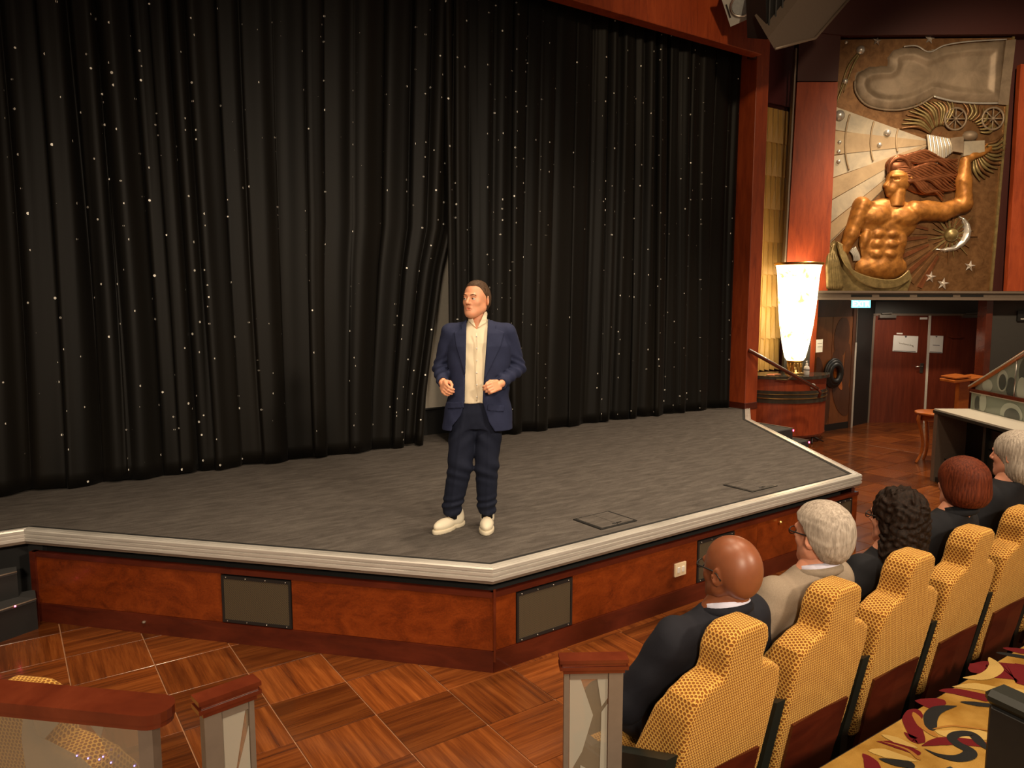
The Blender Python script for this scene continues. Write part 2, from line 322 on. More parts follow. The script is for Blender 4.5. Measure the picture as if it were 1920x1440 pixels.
# ---------------------------------------------------------------- signed-distance modelling (surface nets)
def nets(f, lo, hi, h):
    nx, ny, nz = [max(3, int(math.ceil((hi[i] - lo[i])/h)) + 1) for i in range(3)]
    X, Y, Z = np.meshgrid(lo[0] + h*np.arange(nx), lo[1] + h*np.arange(ny), lo[2] + h*np.arange(nz), indexing='ij')
    V = f(X, Y, Z).astype(np.float64); S = V < 0
    cx, cy, cz = nx - 1, ny - 1, nz - 1; acc = np.zeros((cx, cy, cz, 3)); cnt = np.zeros((cx, cy, cz))
    cor = [(i, j, k) for i in (0, 1) for j in (0, 1) for k in (0, 1)]
    sl = lambda A, c: A[c[0]:c[0] + cx, c[1]:c[1] + cy, c[2]:c[2] + cz]
    for a in cor:
        for ax in range(3):
            if a[ax] == 1: continue
            b = list(a); b[ax] = 1; va, vb = sl(V, a), sl(V, b); m = sl(S, a) != sl(S, b)
            tt = np.where(m, va/np.where(m, va - vb, 1), 0)
            for q in range(3): acc[..., q] += np.where(m, a[q] + (tt if q == ax else 0), 0)
            cnt += m
    act = cnt > 0; idx = np.full((cx, cy, cz), -1, np.int64); idx[act] = np.arange(act.sum())
    I = np.argwhere(act); P = (I + acc[act]/cnt[act][:, None])*h + np.array(lo)
    faces = []
    for ax in range(3):
        o1, o2 = [(1, 2), (2, 0), (0, 1)][ax]
        s0 = [slice(0, n) for n in (nx, ny, nz)]; s1 = [slice(0, n) for n in (nx, ny, nz)]
        s0[ax] = slice(0, (nx, ny, nz)[ax] - 1); s1[ax] = slice(1, (nx, ny, nz)[ax])
        A, B = S[tuple(s0)], S[tuple(s1)]; E = np.argwhere(A != B)
        ok = (E[:, o1] > 0) & (E[:, o2] > 0) & (E[:, o1] < (cx, cy, cz)[o1]) & (E[:, o2] < (cx, cy, cz)[o2]); E = E[ok]
        if len(E) == 0: continue
        def g(d1, d2): q = E.copy(); q[:, o1] -= d1; q[:, o2] -= d2; return idx[q[:, 0], q[:, 1], q[:, 2]]
        q = np.stack([g(1, 1), g(0, 1), g(0, 0), g(1, 0)], 1); fl = ~A[E[:, 0], E[:, 1], E[:, 2]]; q[fl] = q[fl][:, ::-1]
        faces.append(q)
    return P, np.concatenate(faces)
def sdf_mesh(name, f, lo, hi, h, tint=None, tf=None):
    P, Q = nets(f, lo, hi, h); me = bpy.data.meshes.new(name)
    Pt = P if tf is None else tf(P)
    me.vertices.add(len(Pt)); me.vertices.foreach_set('co', Pt.astype(np.float32).ravel())
    me.loops.add(Q.size); me.loops.foreach_set('vertex_index', Q.astype(np.int32).ravel())
    me.polygons.add(len(Q)); me.polygons.foreach_set('loop_start', np.arange(0, Q.size, 4, dtype=np.int32))
    me.update(calc_edges=True); me.validate(); me.polygons.foreach_set('use_smooth', [True]*len(me.polygons))
    if tint is not None:
        r, g = tint(P[:, 0], P[:, 1], P[:, 2]); a = me.color_attributes.new('tint', 'FLOAT_COLOR', 'POINT')
        a.data.foreach_set('color', np.stack([r, g, r*0, r*0 + 1], 1).astype(np.float32).ravel())
    return me
def ell(c, r, rz=0, rx=0, ry=0):
    M = np.array((Matrix.Rotation(rz, 3, 'Z') @ Matrix.Rotation(ry, 3, 'Y') @ Matrix.Rotation(rx, 3, 'X')).transposed()); r = np.array(r, float)
    def f(x, y, z):
        p = (x - c[0], y - c[1], z - c[2]); q = [M[i, 0]*p[0] + M[i, 1]*p[1] + M[i, 2]*p[2] for i in range(3)]
        k0 = np.sqrt(sum((q[i]/r[i])**2 for i in range(3))) + 1e-9; k1 = np.sqrt(sum((q[i]/r[i]**2)**2 for i in range(3))) + 1e-9
        return k0*(k0 - 1)/k1
    return f
def cap(a, b, ra, rb=None):
    rb = ra if rb is None else rb; a = np.array(a, float); b = np.array(b, float); d = b - a; L = d @ d + 1e-12
    def f(x, y, z):
        t_ = np.clip(((x - a[0])*d[0] + (y - a[1])*d[1] + (z - a[2])*d[2])/L, 0, 1)
        return np.sqrt((x - a[0] - t_*d[0])**2 + (y - a[1] - t_*d[1])**2 + (z - a[2] - t_*d[2])**2) - (ra + t_*(rb - ra))
    return f
def rbox(c, h, r, rz=0, rx=0, ry=0):
    M = np.array((Matrix.Rotation(rz, 3, 'Z') @ Matrix.Rotation(ry, 3, 'Y') @ Matrix.Rotation(rx, 3, 'X')).transposed())
    def f(x, y, z):
        p = (x - c[0], y - c[1], z - c[2]); q = [np.abs(M[i, 0]*p[0] + M[i, 1]*p[1] + M[i, 2]*p[2]) - h[i] + r for i in range(3)]
        return np.sqrt(sum(np.maximum(v, 0)**2 for v in q)) + np.minimum(np.maximum(np.maximum(q[0], q[1]), q[2]), 0) - r
    return f
def loft(zs, a, b, cx, cy, e=2.3):
    """stack of super-elliptic sections"""
    def f(x, y, z):
        A, B, CX, CY = (np.interp(z, zs, v) for v in (a, b, cx, cy))
        k = (np.abs((x - CX)/A)**e + np.abs((y - CY)/B)**e)**(1/e); d = (k - 1)*np.minimum(A, B)
        return np.maximum(d, np.maximum(zs[0] - z, z - zs[-1]))
    return f
def su(k, *fs):
    def f(x, y, z):
        d = fs[0](x, y, z)
        for g in fs[1:]:
            e = g(x, y, z); h = np.clip(.5 + .5*(e - d)/k, 0, 1); d = e*(1 - h) + d*h - k*h*(1 - h)
        return d
    return f
def cut(k, A, *Bs):
    def f(x, y, z):
        d = A(x, y, z)
        for B in Bs:
            e = -B(x, y, z); h = np.clip(.5 - .5*(e - d)/k, 0, 1); d = e*(1 - h) + d*h + k*h*(1 - h)
        return d
    return f
def inter(A, B): return lambda x, y, z: np.maximum(A(x, y, z), B(x, y, z))
def off(A, d): return lambda x, y, z: A(x, y, z) - d
def poly2(pts, u, v):
    """2-D signed distance to a polygon"""
    P = np.array(pts, float); d = np.full(np.shape(u), 1e9); s = np.ones(np.shape(u)); n = len(P)
    for i in range(n):
        a, b = P[i], P[i - 1]; ex, ey = b - a; wx, wy = u - a[0], v - a[1]; t_ = np.clip((wx*ex + wy*ey)/(ex*ex + ey*ey + 1e-12), 0, 1)
        d = np.minimum(d, (wx - ex*t_)**2 + (wy - ey*t_)**2)
        c1, c2, c3 = v >= a[1], v < b[1], ex*wy > ey*wx
        s = np.where((c1 & c2 & c3) | (~c1 & ~c2 & ~c3), -s, s)
    return s*np.sqrt(d)
def wrinkle(A, amp, fx, fy, fz, ph=0):
    return lambda x, y, z: A(x, y, z) + amp*(np.sin(x*fx + 2.1*np.sin(z*fz*.31 + ph) + ph)*np.sin(z*fz + x*fx*.4 + ph*2) + .6*np.sin(y*fy + z*fz*.7 + ph*3))

# ================================================================ FLOOR
floor = struct('floor')
part('floor_base', MB().box((6, 3, -.055), (10, 7.5, .05)), 'grout', floor)
GX, GY, X0, Y0 = .4655, .4430, 2.088, 3.715
STAGE = [(-3.2, 6.30), (.06, 6.28), (2.415, 3.72), (6.64, 3.82), (8.48, 6.52), (9.36, 7.22), (9.36, 8.4), (-3.2, 8.4)]
def inside(x, y, P):
    r = False; j = len(P) - 1
    for i in range(len(P)):
        if (P[i][1] > y) != (P[j][1] > y) and x < (P[j][0] - P[i][0])*(y - P[i][1])/(P[j][1] - P[i][1]) + P[i][0]: r = not r
        j = i
    return r
tm = []
for k, mt in ((0, 'tile_wood_a'), (1, 'tile_wood_b')):
    me = MB().box((0, 0, -.0035), (GX/2 - .0034, GY/2 - .0034, .0045), bev=.0012).mesh('tile'); me.materials.append(MATS[mt]); tm.append(me)
cells = []
for i in range(-8, 28):
    for j in range(-9, 12):
        x, y = X0 + (i + .5)*GX, Y0 + (j + .5)*GY
        if all(inside(x + a*GX*.5, y + b*GY*.5, STAGE) for a in (-1, 1) for b in (-1, 1)): continue
        zc = FH.x*x + FH.y*y; u = (RT.x*x + RT.y*y)/max(zc, .1)
        vis = zc > 1.2 and abs(u) < .75 and not (y < 1.4 and x < 4)
        cells.append((0 if vis else 1, zc + (0 if vis else 50), i, j, x, y))
cells.sort(); rest = MB()
for n, (_, _, i, j, x, y) in enumerate(cells):
    if n < 300:
        o = link('tile', tm[(i + j) % 2], None, floor); o.location = (x, y, .0005)
    else: rest.box((x, y, -.003), (GX/2 - .0034, GY/2 - .0034, .0045))
tag(part('tile_field', rest, 'tile_wood_a', floor), 'far and hidden wooden floor tiles', kind='stuff')

# ================================================================ STAGE
stage = thing('stage', (4.4, 5.6, 0), 'raised thrust stage with grey carpet, silver edge and cherry wood panelled front', 'stage')
EDGE = [Vector((*p, 0)) for p in STAGE[:6]]
def offs(path, d):
    """mitred offset of an open polyline; positive = into the stage"""
    out = []
    for i, p in enumerate(path):
        ns = []
        for a, b in ((i - 1, i), (i, i + 1)):
            if a >= 0 and b < len(path): t_ = (path[b] - path[a]).normalized(); ns.append(Vector((-t_.y, t_.x, 0)))
        n = sum(ns, Vector()).normalized(); out.append(p + n*(d/max(.3, n.dot(ns[0]))))
    return out
def sweep(mb, path, prof):
    rows = [[p + Vector((0, 0, z)) for p in offs(path, d)] for d, z in prof]; n = len(path); k = len(prof); vs = [p for r in rows for p in r]
    fs = [(i*n + j, i*n + j + 1, (i + 1) % k*n + j + 1, (i + 1) % k*n + j) for i in range(k) for j in range(n - 1)]
    fs += [tuple(i*n for i in range(k)), tuple(i*n + n - 1 for i in reversed(range(k)))]
    return mb.add(vs, fs)
top = offs(EDGE, .10); pts = [(p.x, p.y) for p in top] + [(9.36, 8.4), (-3.2, 8.4)]
part('carpet_deck', MB().prism([(x, y, .55) for x, y in pts], (0, 0, .128)), 'stage_carpet', stage, True)
part('deck_core', MB().prism([(p.x, p.y, .0) for p in offs(EDGE, .16)] + [(9.2, 8.4, 0), (-3.1, 8.4, 0)], (0, 0, .56)), 'black_void', stage, True)
mb = MB(); sweep(mb, EDGE, [(.110, .60), (.110, .681), (.070, .681), (.070, .60)]); part('edge_gap', mb, 'black_void', stage, True)
mb = MB()
sweep(mb, EDGE, [(.075, .60), (.075, .684), (.030, .686), (.028, .680), (.020, .680), (.018, .686), (.006, .686), (.0, .678), (.0, .662), (.006, .660), (.006, .652), (.0, .650), (.0, .634), (.006, .632), (.006, .624), (.0, .622), (.0, .602)])
part('edge_trim', mb, 'aluminium', stage, True)
mb = MB(); sweep(mb, EDGE, [(.012, .580), (.012, .602), (.16, .602), (.16, .580)]); part('trim_underlip', mb, 'taupe_metal', stage, True)
# fascia of the left and front sides
C0, C1, C2 = Vector((2.43, 3.745, 0)), Vector((.10, 6.275, 0)), Vector((6.62, 3.845, 0))
def face(a, b, s0, s1, z0, z1, d0=0., th=.03):
    t_ = (b - a).normalized(); n = Vector((t_.y, -t_.x, 0)) if (b - a).y < 1 else Vector((-t_.y, t_.x, 0))
    if n.y > 0: n = -n
    p = [a + t_*s + n*d0 + Vector((0, 0, z)) for s, z in ((s0, z0), (s1, z0), (s1, z1), (s0, z1))]
    return MB().prism(p, -n*th), n, t_
def fpart(name, mat, a, b, s0, s1, z0, z1, d0=0., th=.03, parent=stage): return part(name, face(a, b, s0, s1, z0, z1, d0, th)[0], mat, parent, True)
def vent(a, b, s0, s1):
    n, t_ = face(a, b, s0, s1, .1, .4)[1:]
    g = fpart('vent_grille', 'mesh_grille', a, b, s0 + .02, s1 - .02, .165, .452, .002, .012)
    fr = MB()
    for q in ((s0 + .004, s1 - .004, .145, .165), (s0 + .004, s1 - .004, .452, .474), (s0 + .004, s0 + .02, .165, .452), (s1 - .02, s1 - .004, .165, .452)):
        m = face(a, b, *q, .006, .016)[0]; fr.add(m.v, m.f)
    part('vent_frame', fr, 'black_paint', g, True)
    for k in range(4):
        for zz in (.155, .463):
            c = a + t_*(s0 + .04 + (s1 - s0 - .08)*k/3) + n*.008; part('screw', MB().sphere((c.x, c.y, zz), .005, 8), 'steel', g, True)
L1 = (C1 - C0).length; LF = (C2 - C0).length
for a, b, L, vs, seams in ((C0, C1, L1, [(1.38, 1.905)], []), (C0, C2, LF, [(.178, .648), (1.91, 2.36), (3.75, 4.10)], [2.66])):
    fpart('plinth', 'cherry_dark', a, b, 0 if a is b else -.004, L, 0, .138, .012, .06)
    fpart('cap_rail', 'cherry_dark', a, b, -.002, L, .488, .522, .010, .04)
    cur = 0.
    stops = sorted([(s, e, 1) for s, e in vs] + [(s, s, 0) for s in seams]) + [(L, L, 0)]
    for s, e, isv in stops:
        if s - cur > .02: fpart('fascia_panel', 'cherry_burl', a, b, cur + .0015, s - .0015, .14, .487, 0, .03)
        if isv: vent(a, b, s, e)
        cur = e
part('corner_bead', MB().box((2.432, 3.728, .31), (.007, .007, .235), R(45)), 'cherry_rail', stage, True)
fpart('end_stile', 'cherry_dark', C0, C1, L1 - .035, L1 + .01, .0, .522, .016, .05)
fpart('side_cheek', 'charcoal', C0 + Vector((.04, .1, 0)), C1 + Vector((.04, .10, 0)), L1 - .04, L1 + .9, 0, .60, 0, .05)
# right side face of the stage
CR = Vector((8.46, 6.52, 0)); fpart('side_fascia', 'cherry_dark', C2, CR, 0.02, 3.2, 0, .55, -.02, .03)
sk = fpart('socket_plate', 'ivory', C0, C2, 1.655, 1.775, .25, .35, .012, .012)
n, t_ = face(C0, C2, 0, 1, 0, 1)[1:]
for s in (1.69, 1.74):
    c = C0 + t_*s + n*.013; part('rocker', MB().box((c.x, c.y, .30), (.014, .006, .022), bev=.003), 'paper', sk, True)
c = C0 + t_*2.95 + n*.012; part('knob', MB().sphere((c.x, c.y - .008, .445), .018, 12), 'brass', stage, True)
c = C0 + (C1 - C0).normalized()*2.52; part('knob', MB().sphere((c.x - .012, c.y - .012, .085), .014, 10, (1, 1, .7)), 'taupe_metal', stage, True)
for (x, y, lab) in ((3.67, 4.105, 'black floor hatch set in the stage carpet nearest the speaker'), (5.44, 4.165, 'black floor hatch set in the stage carpet near its right corner')):
    h = thing('floor_hatch', (x, y, .678), lab, 'hatch', R(2), 'floor hatches in the stage')
    part('hatch_frame', MB().box((0, 0, .004), (.185, .155, .004), bev=.002), 'black_paint', h)
    part('hatch_lid', MB().box((-.082, 0, .008), (.079, .137, .003), bev=.002), 'stage_carpet', h); part('hatch_lid', MB().box((.082, 0, .008), (.079, .137, .003), R(.6), bev=.002), 'stage_carpet', h)
    part('lifting_strap', MB().tube([(-.04, -.12, .012), (.0, -.125, .016), (.05, -.12, .012)], .004, 6), 'black_paint', h)

# steps up to the stage on the left (dark carpet, curved nosing, red marker lights)
st = thing('stage_steps', (-1.1, 6.05, 0), 'dark carpeted curved steps with red marker lights at left end of stage', 'steps')
def curved_step(z0, z1, yf, bulge, x0=-2.4, x1=.10, led=True):
    n = 20; front = [Vector((x0 + (x1 - x0)*i/n, yf - bulge*math.sin(PI*(.5 - .5*i/n)), 0)) for i in range(n + 1)]
    o = part('riser', MB().prism([Vector((p.x, p.y + .02, z0)) for p in front] + [Vector((x1, 6.27, z0)), Vector((x0, 6.27, z0))], (0, 0, z1 - z0 - .02)), 'black_paint', st, True)
    part('tread', MB().prism([Vector((p.x, p.y, z1 - .02)) for p in front] + [Vector((x1, 6.27, z1 - .02)), Vector((x0, 6.27, z1 - .02))], (0, 0, .02)), 'charcoal', st, True)
    part('nosing', MB().tube([Vector((p.x, p.y - .003, z1 - .004)) for p in front], .006, 6), 'taupe_metal', st, True)
    for k in ((19, 18, 16) if z0 == 0 else (19,)):
        p = front[k]; part('marker_light', MB().sphere((p.x, p.y - .008, z1 - .006), .007, 8), 'red_led', st, True)
curved_step(0, .235, 6.08, .75); curved_step(.235, .43, 6.16, .45, -2.4, .0)
# steps off the far right end
sr = thing('stage_steps', (9.6, 6.9, 0), 'dark carpeted steps behind the right end of stage, beside curved counter', 'steps')
for x0, x1, z in ((8.95, 9.45, .46), (9.45, 9.85, .24)):
    part('tread', MB().box(((x0 + x1)/2, 6.86, z/2), ((x1 - x0)/2, .34, z/2), bev=.012), 'charcoal', sr, True)
    part('nosing', MB().box((x1 - .012, 6.86, z + .003), (.014, .34, .004)), 'taupe_metal', sr, True)
    part('marker_light', MB().box((x1 + .003, 6.53, z - .03), (.003, .02, .012)), 'red_led', sr, True)

# ================================================================ CURTAINS
wb = struct('wall_back'); part('back_wall', MB().box((4, 9.0, 3.4), (8.5, .1, 3.6)), 'black_paint', wb)
sc_ = thing('projection_screen', (4.3, 8.0, 1.0), 'pale grey backdrop screen glimpsed through the gap in the curtain', 'screen')
part('screen_cloth', MB().box((0, 0, 1.7), (1.6, .008, 1.7)), 'screen_grey', sc_); part('screen_batten', MB().tube([(-1.6, 0, 0), (1.6, 0, 0)], .018, 8), 'black_paint', sc_); part('masking_skirt', MB().box((0, .012, -.16), (1.6, .006, .16)), 'black_paint', sc_)
def curtain(name, x0, x1, label, seed, leftedge=None, rightedge=None):
    rs = np.random.RandomState(seed); nu, nv = int((x1 - x0)*64), 44; H0, H1 = .684, 6.5
    root = thing(name, ((x0 + x1)/2, 7.5, .68), label, 'curtain', 0, 'black star curtains')
    s = np.linspace(0, 1, nu); k = np.cumsum(rs.uniform(.35, 1.75, 60)); k = k/k[-1]
    fr = np.interp(s, np.linspace(0, 1, 60), k)*(x1 - x0)/.235*2*PI
    big = sum(rs.uniform(.3, 1)*np.sin(s*(x1 - x0)*w_ + rs.uniform(0, 6)) for w_ in (1.1, 1.9, 3.1))
    amp = .036 + .020*np.sin(s*11 + seed); drift = rs.uniform(-1, 1, 9)
    def pos(si, v):
        f_ = np.interp(si, s, fr); b_ = np.interp(si, s, big); a_ = np.interp(si, s, amp)
        ph = .55*np.sin(v*2.6 + si*5 + seed) + .22*np.sin(v*5.3 + si*11)
        tw = a_*(.55 + .45*v**.7)
        y = 7.50 + tw*np.sin(f_ + ph) + .35*tw*np.sin(2.3*f_ + 1.7*ph + 1) + .022*b_ - .05*(1 - v)**2*np.sin(f_*.5)
        xl = x0 if leftedge is None else np.interp(v, leftedge[0], leftedge[1]); xr = x1 if rightedge is None else np.interp(v, rightedge[0], rightedge[1])
        x = xl + (x1 - xl)*si + (xr - x1)*si**7 + .03*np.sin(f_ + ph + 1.2) + .040*np.sin(v*3 + si*9 + seed)*(si > 0)*(si < 1)
        z = H0 + (H1 - H0)*v + (.008 + .010*np.sin(f_*.37 + seed))*(1 - v)**8
        return x, y, z
    S, V = np.meshgrid(s, np.linspace(0, 1, nv), indexing='ij'); x, y, z = pos(S, V)
    vs = np.stack([x, y, z], -1).reshape(-1, 3); fs = [(i*nv + j, (i + 1)*nv + j, (i + 1)*nv + j + 1, i*nv + j + 1) for i in range(nu - 1) for j in range(nv - 1)]
    m = MB().add(vs.tolist(), fs, True); c = part('drape', m, 'curtain_velvet', root, True)
    mod = c.modifiers.new('thickness', 'SOLIDIFY'); mod.thickness = .006; mod.offset = 1
    q = MB(); du = .130; row = 0; v = .012
    while v < .99:
        for a in np.arange(du*.3 + (row % 2)*du*.5, x1 - x0, du):
            si = float(np.clip((a + rs.uniform(-.05, .05))/(x1 - x0), .004, .996)); vv = float(np.clip(v + rs.uniform(-.008, .008), .005, .995))
            p = Vector([float(t_) for t_ in pos(si, vv)]); e = .004; pa = Vector([float(t_) for t_ in pos(si + e*.3, vv)]); pb = Vector([float(t_) for t_ in pos(si, vv + e)])
            n_ = (pa - p).cross(pb - p).normalized(); n_ = n_ if n_.y < 0 else -n_
            if n_.y > -.30 or rs.rand() < .22: continue
            t1 = n_.orthogonal().normalized(); t2 = n_.cross(t1); r_ = .0108*rs.uniform(.75, 1.15); c_ = p + n_*.005
            q.add([c_ + (t1*math.cos(h_) + t2*math.sin(h_))*r_ for h_ in [2*PI*w_/7 for w_ in range(7)]], [tuple(range(7)) if (t1.cross(t2)).dot(n_) > 0 else tuple(range(6, -1, -1))])
        v += .0215; row += 1
    tag(part('sequins', q, 'sequin', root, True), 'tiny silver star sequins scattered over the velvet', kind='stuff')
curtain('stage_curtain', -1.6, 4.2, 'black velvet star curtain left of the speaker', 3, rightedge=([0, .1, .34, .42, 1], [3.90, 3.95, 4.17, 4.30, 4.42]))
curtain('stage_curtain', 4.2, 9.45, 'black velvet star curtain right of the speaker, narrow pleats', 8, leftedge=([0, 1], [4.24, 4.30]))

# ================================================================ PROSCENIUM
pr = struct('wall_proscenium', (9.35, 7.3, 0))
part('column', MB().box((9.35, 7.36, 3.6), (.14, .16, 3.4), bev=.006), 'cherry_panel', pr, True)
part('column_base', MB().box((9.35, 7.36, .72), (.147, .167, .05), bev=.004), 'cherry_dark', pr, True)
part('header_beam', MB().box((4.0, 7.14, 6.75), (5.12, .09, 1.0), bev=.008), 'cherry_panel', pr, True)
part('header_return', MB().box((9.2, 7.25, 6.75), (.1, .04, 1.0)), 'maroon_wall', pr, True)
gw = struct('wall_niche', (10.6, 8.1, 0)); part('niche_backing', MB().box((10.45, 8.2, 3.3), (1.0, .04, 3.3)), 'maroon_wall', gw, True)
part('upper_panel', MB().box((10.55, 8.13, 6.1), (.88, .03, .55)), 'purple_wall', gw, True)
rib = MB(); W, HT = .128, .545; zs = [0, .06, .5, 1]
for k, z in enumerate((0, .03, .30, HT)):
    d = (.058, .052, .034, .020)[k]; rib.v += [(-W/2, 0, z), (-W/2 + .004, -.008, z), (0, -d, z + (-.02 if k == 0 else 0)), (W/2 - .004, -.008, z), (W/2, 0, z)]
for k in range(3):
    for j in range(4): rib.f.append((k*5 + j, k*5 + j + 1, k*5 + 6 + j, k*5 + 5 + j)); rib.sm.append(False)
rib.f.append((4, 3, 2, 1, 0)); rib.sm.append(False); ribm = rib.mesh('rib'); ribm.materials.append(MATS['gold_rib'])
for i in range(10):
    for k in range(8):
        o = link('rib', ribm, None, gw); o.location = (10.00 + i*.136 - 10.6, 8.14 - 8.1, 1.12 + k*HT)
part('edge_strip', MB().box((11.46, 8.14, 3.7), (.05, .03, 2.9)), 'black_paint', gw, True); part('edge_strip', MB().box((11.385, 8.12, 3.6), (.022, .03, 2.6)), 'purple_wall', gw, True)

# ================================================================ RELIEF WALL (angled side wall)
wr = struct('wall_right', (M0.x, M0.y, 0))
def mpoly(name, mat, pts, o1, o0=0., parent=wr): return part(name, MB().prism([mp(u, v, o1) for u, v in pts], MN*(o0 - o1)), mat, parent, True)
mpoly('backing', 'maroon_wall', [(1503, -60), (2150, -60), (2120, 548), (1474, 548)], -.12, -.3)
mpoly('top_beam', 'maroon_wall', [(1470, -90), (2150, -90), (2150, 62), (1582, 66), (1545, 62), (1500, 62)], .14, -.1)
mpoly('upper_panel', 'maroon_wall', [(1499, 60), (1577, 60), (1571, 152), (1495, 152)], .10)
mpoly('side_panel', 'cherry_panel', [(1495, 154), (1571, 154), (1552, 546), (1472, 546)], .12)
mpoly('side_panel', 'cherry_panel', [(1914, 120), (2010, 120), (1985, 546), (1888, 546)], .10)
mpoly('corner_strip', 'taupe_metal', [(1492, 90), (1495, 90), (1471, 546), (1468, 546)], .13)
lg = mpoly('ledge', 'taupe_metal', [(1528, 546), (2100, 548), (2100, 563), (1528, 561)], .30, -.15)
mpoly('ledge_moulding', 'taupe_metal', [(1526, 545), (2100, 547), (2100, 551), (1526, 549)], .34, .2)
mpoly('ledge_moulding', 'taupe_metal', [(1526, 558), (2100, 560), (2100, 564), (1526, 562)], .34, .2)
for u0, u1 in ((1596, 1635), (1649, 1706), (1720, 1787), (1801, 1844)): mpoly('slot', 'black_void', [(u0, 552.5), (u1, 552.7), (u1, 556.8), (u0, 556.6)], .306, .29)
mpoly('jamb', 'cherry_panel', [(1527, 562), (1535, 562), (1519, 806), (1511, 806)], .05, -.12)
mpoly('jamb', 'cherry_rail', [(1851, 562), (1863, 562), (1847, 830), (1835, 830)], .05, -.20)
mpoly('lower_wall', 'grey_wall', [(1862, 562), (2120, 562), (2090, 850), (1844, 850)], .0, -.12)
mpoly('niche_wall', 'grey_wall', [(1478, 562), (1527, 562), (1511, 806), (1462, 806)], .02, -.1)
sp_ = mpoly('wall_screen', 'black_paint', [(1909, 583), (1945, 583), (1944, 602), (1908, 602)], .04)
mpoly('screen_label', 'paper', [(1914, 597), (1945, 597), (1945, 599), (1914, 599)], .043, .04, sp_)
# recess with the double doors
RO = -1.45
mpoly('recess_wall', 'grey_wall', [(1560, 540), (1990, 540), (1960, 840), (1540, 840)], RO - .05, RO - .2)
mpoly('recess_header', 'grey_wall', [(1605, 565), (1900, 565), (1900, 590), (1605, 590)], RO + .02, RO - .05)
a_, b_ = mp(1606, 700, RO), Vector((12.72, 7.62, 0))
part('recess_side', MB().prism([Vector((b_.x, b_.y, 0)), Vector((mp(1636, 700, RO).x, mp(1636, 700, RO).y, 0)), Vector((mp(1636, 700, RO).x, mp(1636, 700, RO).y, 2.5)), Vector((b_.x, b_.y, 2.5))], (.02, .08, 0)), 'black_paint', wr, True)
dr = struct('door_1', tuple(mp(1740, 800, RO)))
for lf, pts in (('leaf', [(1642, 592), (1742, 592), (1731, 800), (1629, 800)]), ('leaf', [(1746, 592), (1851, 592), (1838, 804), (1735, 804)])): mpoly(lf, 'door_wood', pts, RO + .06, RO, dr)
mpoly('meeting_strip', 'strip_pale', [(1742, 590), (1746.5, 590), (1734.5, 804), (1730.5, 804)], RO + .07, RO, dr)
mpoly('frame', 'taupe_metal', [(1638, 588), (1852, 588), (1852, 592), (1638, 592)], RO + .07, RO, dr); mpoly('frame', 'taupe_metal', [(1638, 590), (1642, 590), (1629, 800), (1625, 800)], RO + .07, RO, dr)
for u0, u1 in ((1650, 1681), (1808, 1847)):
    cl = mpoly('door_closer', 'steel', [(u0, 590), (u1, 590), (u1 - .4, 596), (u0 - .4, 596)], RO + .13, RO + .05, dr); mpoly('closer_arm', 'steel', [(u0 + 4, 587), (u1 - 8, 586), (u1 - 8, 588), (u0 + 4, 589)], RO + .12, RO + .1, cl)
mpoly('door_plate', 'paper', [(1725, 595), (1739, 595), (1739, 599), (1725, 599)], RO + .065, RO + .05, dr); mpoly('push_plate', 'door_wood', [(1778, 631), (1790, 630), (1806, 632), (1800, 634), (1784, 634)], RO + .09, RO + .05, dr)
hd = mpoly('handle_plate', 'steel', [(1726, 681), (1732, 681), (1730, 699), (1724.5, 699)], RO + .075, RO + .05, dr)
part('lever', MB().tube([mp(1729, 687, RO + .075), mp(1729, 687, RO + .12), mp(1717, 688, RO + .12)], .012, 8), 'steel', hd, True)
def notice(pts, off_, lines, label, mat='paper'):
    c = mp(*pts[2], off_); o = thing('paper_notice', tuple(c), label, 'notice', 0, 'paper notices on the doors')
    mpoly('sheet', mat, pts, off_ + .008, off_, o)
    for l in lines: mpoly('print', 'ink', l, off_ + .0095, off_ + .007, o)
    return o
n1 = notice([(1676, 628.5), (1722, 630.5), (1719.5, 661), (1673.5, 658.5)], RO + .062, [[(1696, 629.5), (1701, 629.8), (1699.5, 633), (1697.5, 633)], [(1675.5, 657), (1717, 659), (1717, 660.2), (1675.5, 658)]], 'framed white notice with one grey word on the left door leaf')
notice([(1744.5, 629), (1769, 630), (1767, 662), (1742.5, 661)], RO + .062, [[(1754, 630), (1758, 630.2), (1757, 632.5), (1755, 632.5)], [(1743.5, 659.2), (1766, 660), (1766, 661), (1743.5, 660.3)], [(1749, 646.5), (1762, 647), (1762, 648.2), (1749, 647.7)]], 'white notice at the inner edge of the right door leaf')
# faint handwritten word on the notice (too blurred to read) and a small label above it
sq_ = MB()
for k in range(9):
    u = 1685.5 + k*3.0; v = 643.2 + k*.55
    sq_.tube([mp(u, v - (2.2 if k in (0, 3, 7) else .9), RO + .0715), mp(u + 1.3, v + 1.6, RO + .0715), mp(u + 2.0, v - .6, RO + .0715), mp(u + 2.8, v + (3.0 if k == 8 else 1.0), RO + .0715)], .0035, 5)
part('handwriting', sq_, 'pencil', n1, True)
mpoly('door_label', 'paper', [(1681.5, 624), (1692.5, 624.3), (1692.3, 627), (1681.3, 626.7)], RO + .066, RO + .05, dr)
def letters(me, c, parent, mat):
    Mx = Matrix((( MA.x, 0, MN.x, c.x), (MA.y, 0, MN.y, c.y), (0, 1, 0, c.z), (0, 0, 0, 1))); me = me.copy(); me.transform(wmat(parent).inverted() @ Mx); me.materials.clear(); me.materials.append(MATS[mat]); return link('lettering', me, None, parent)
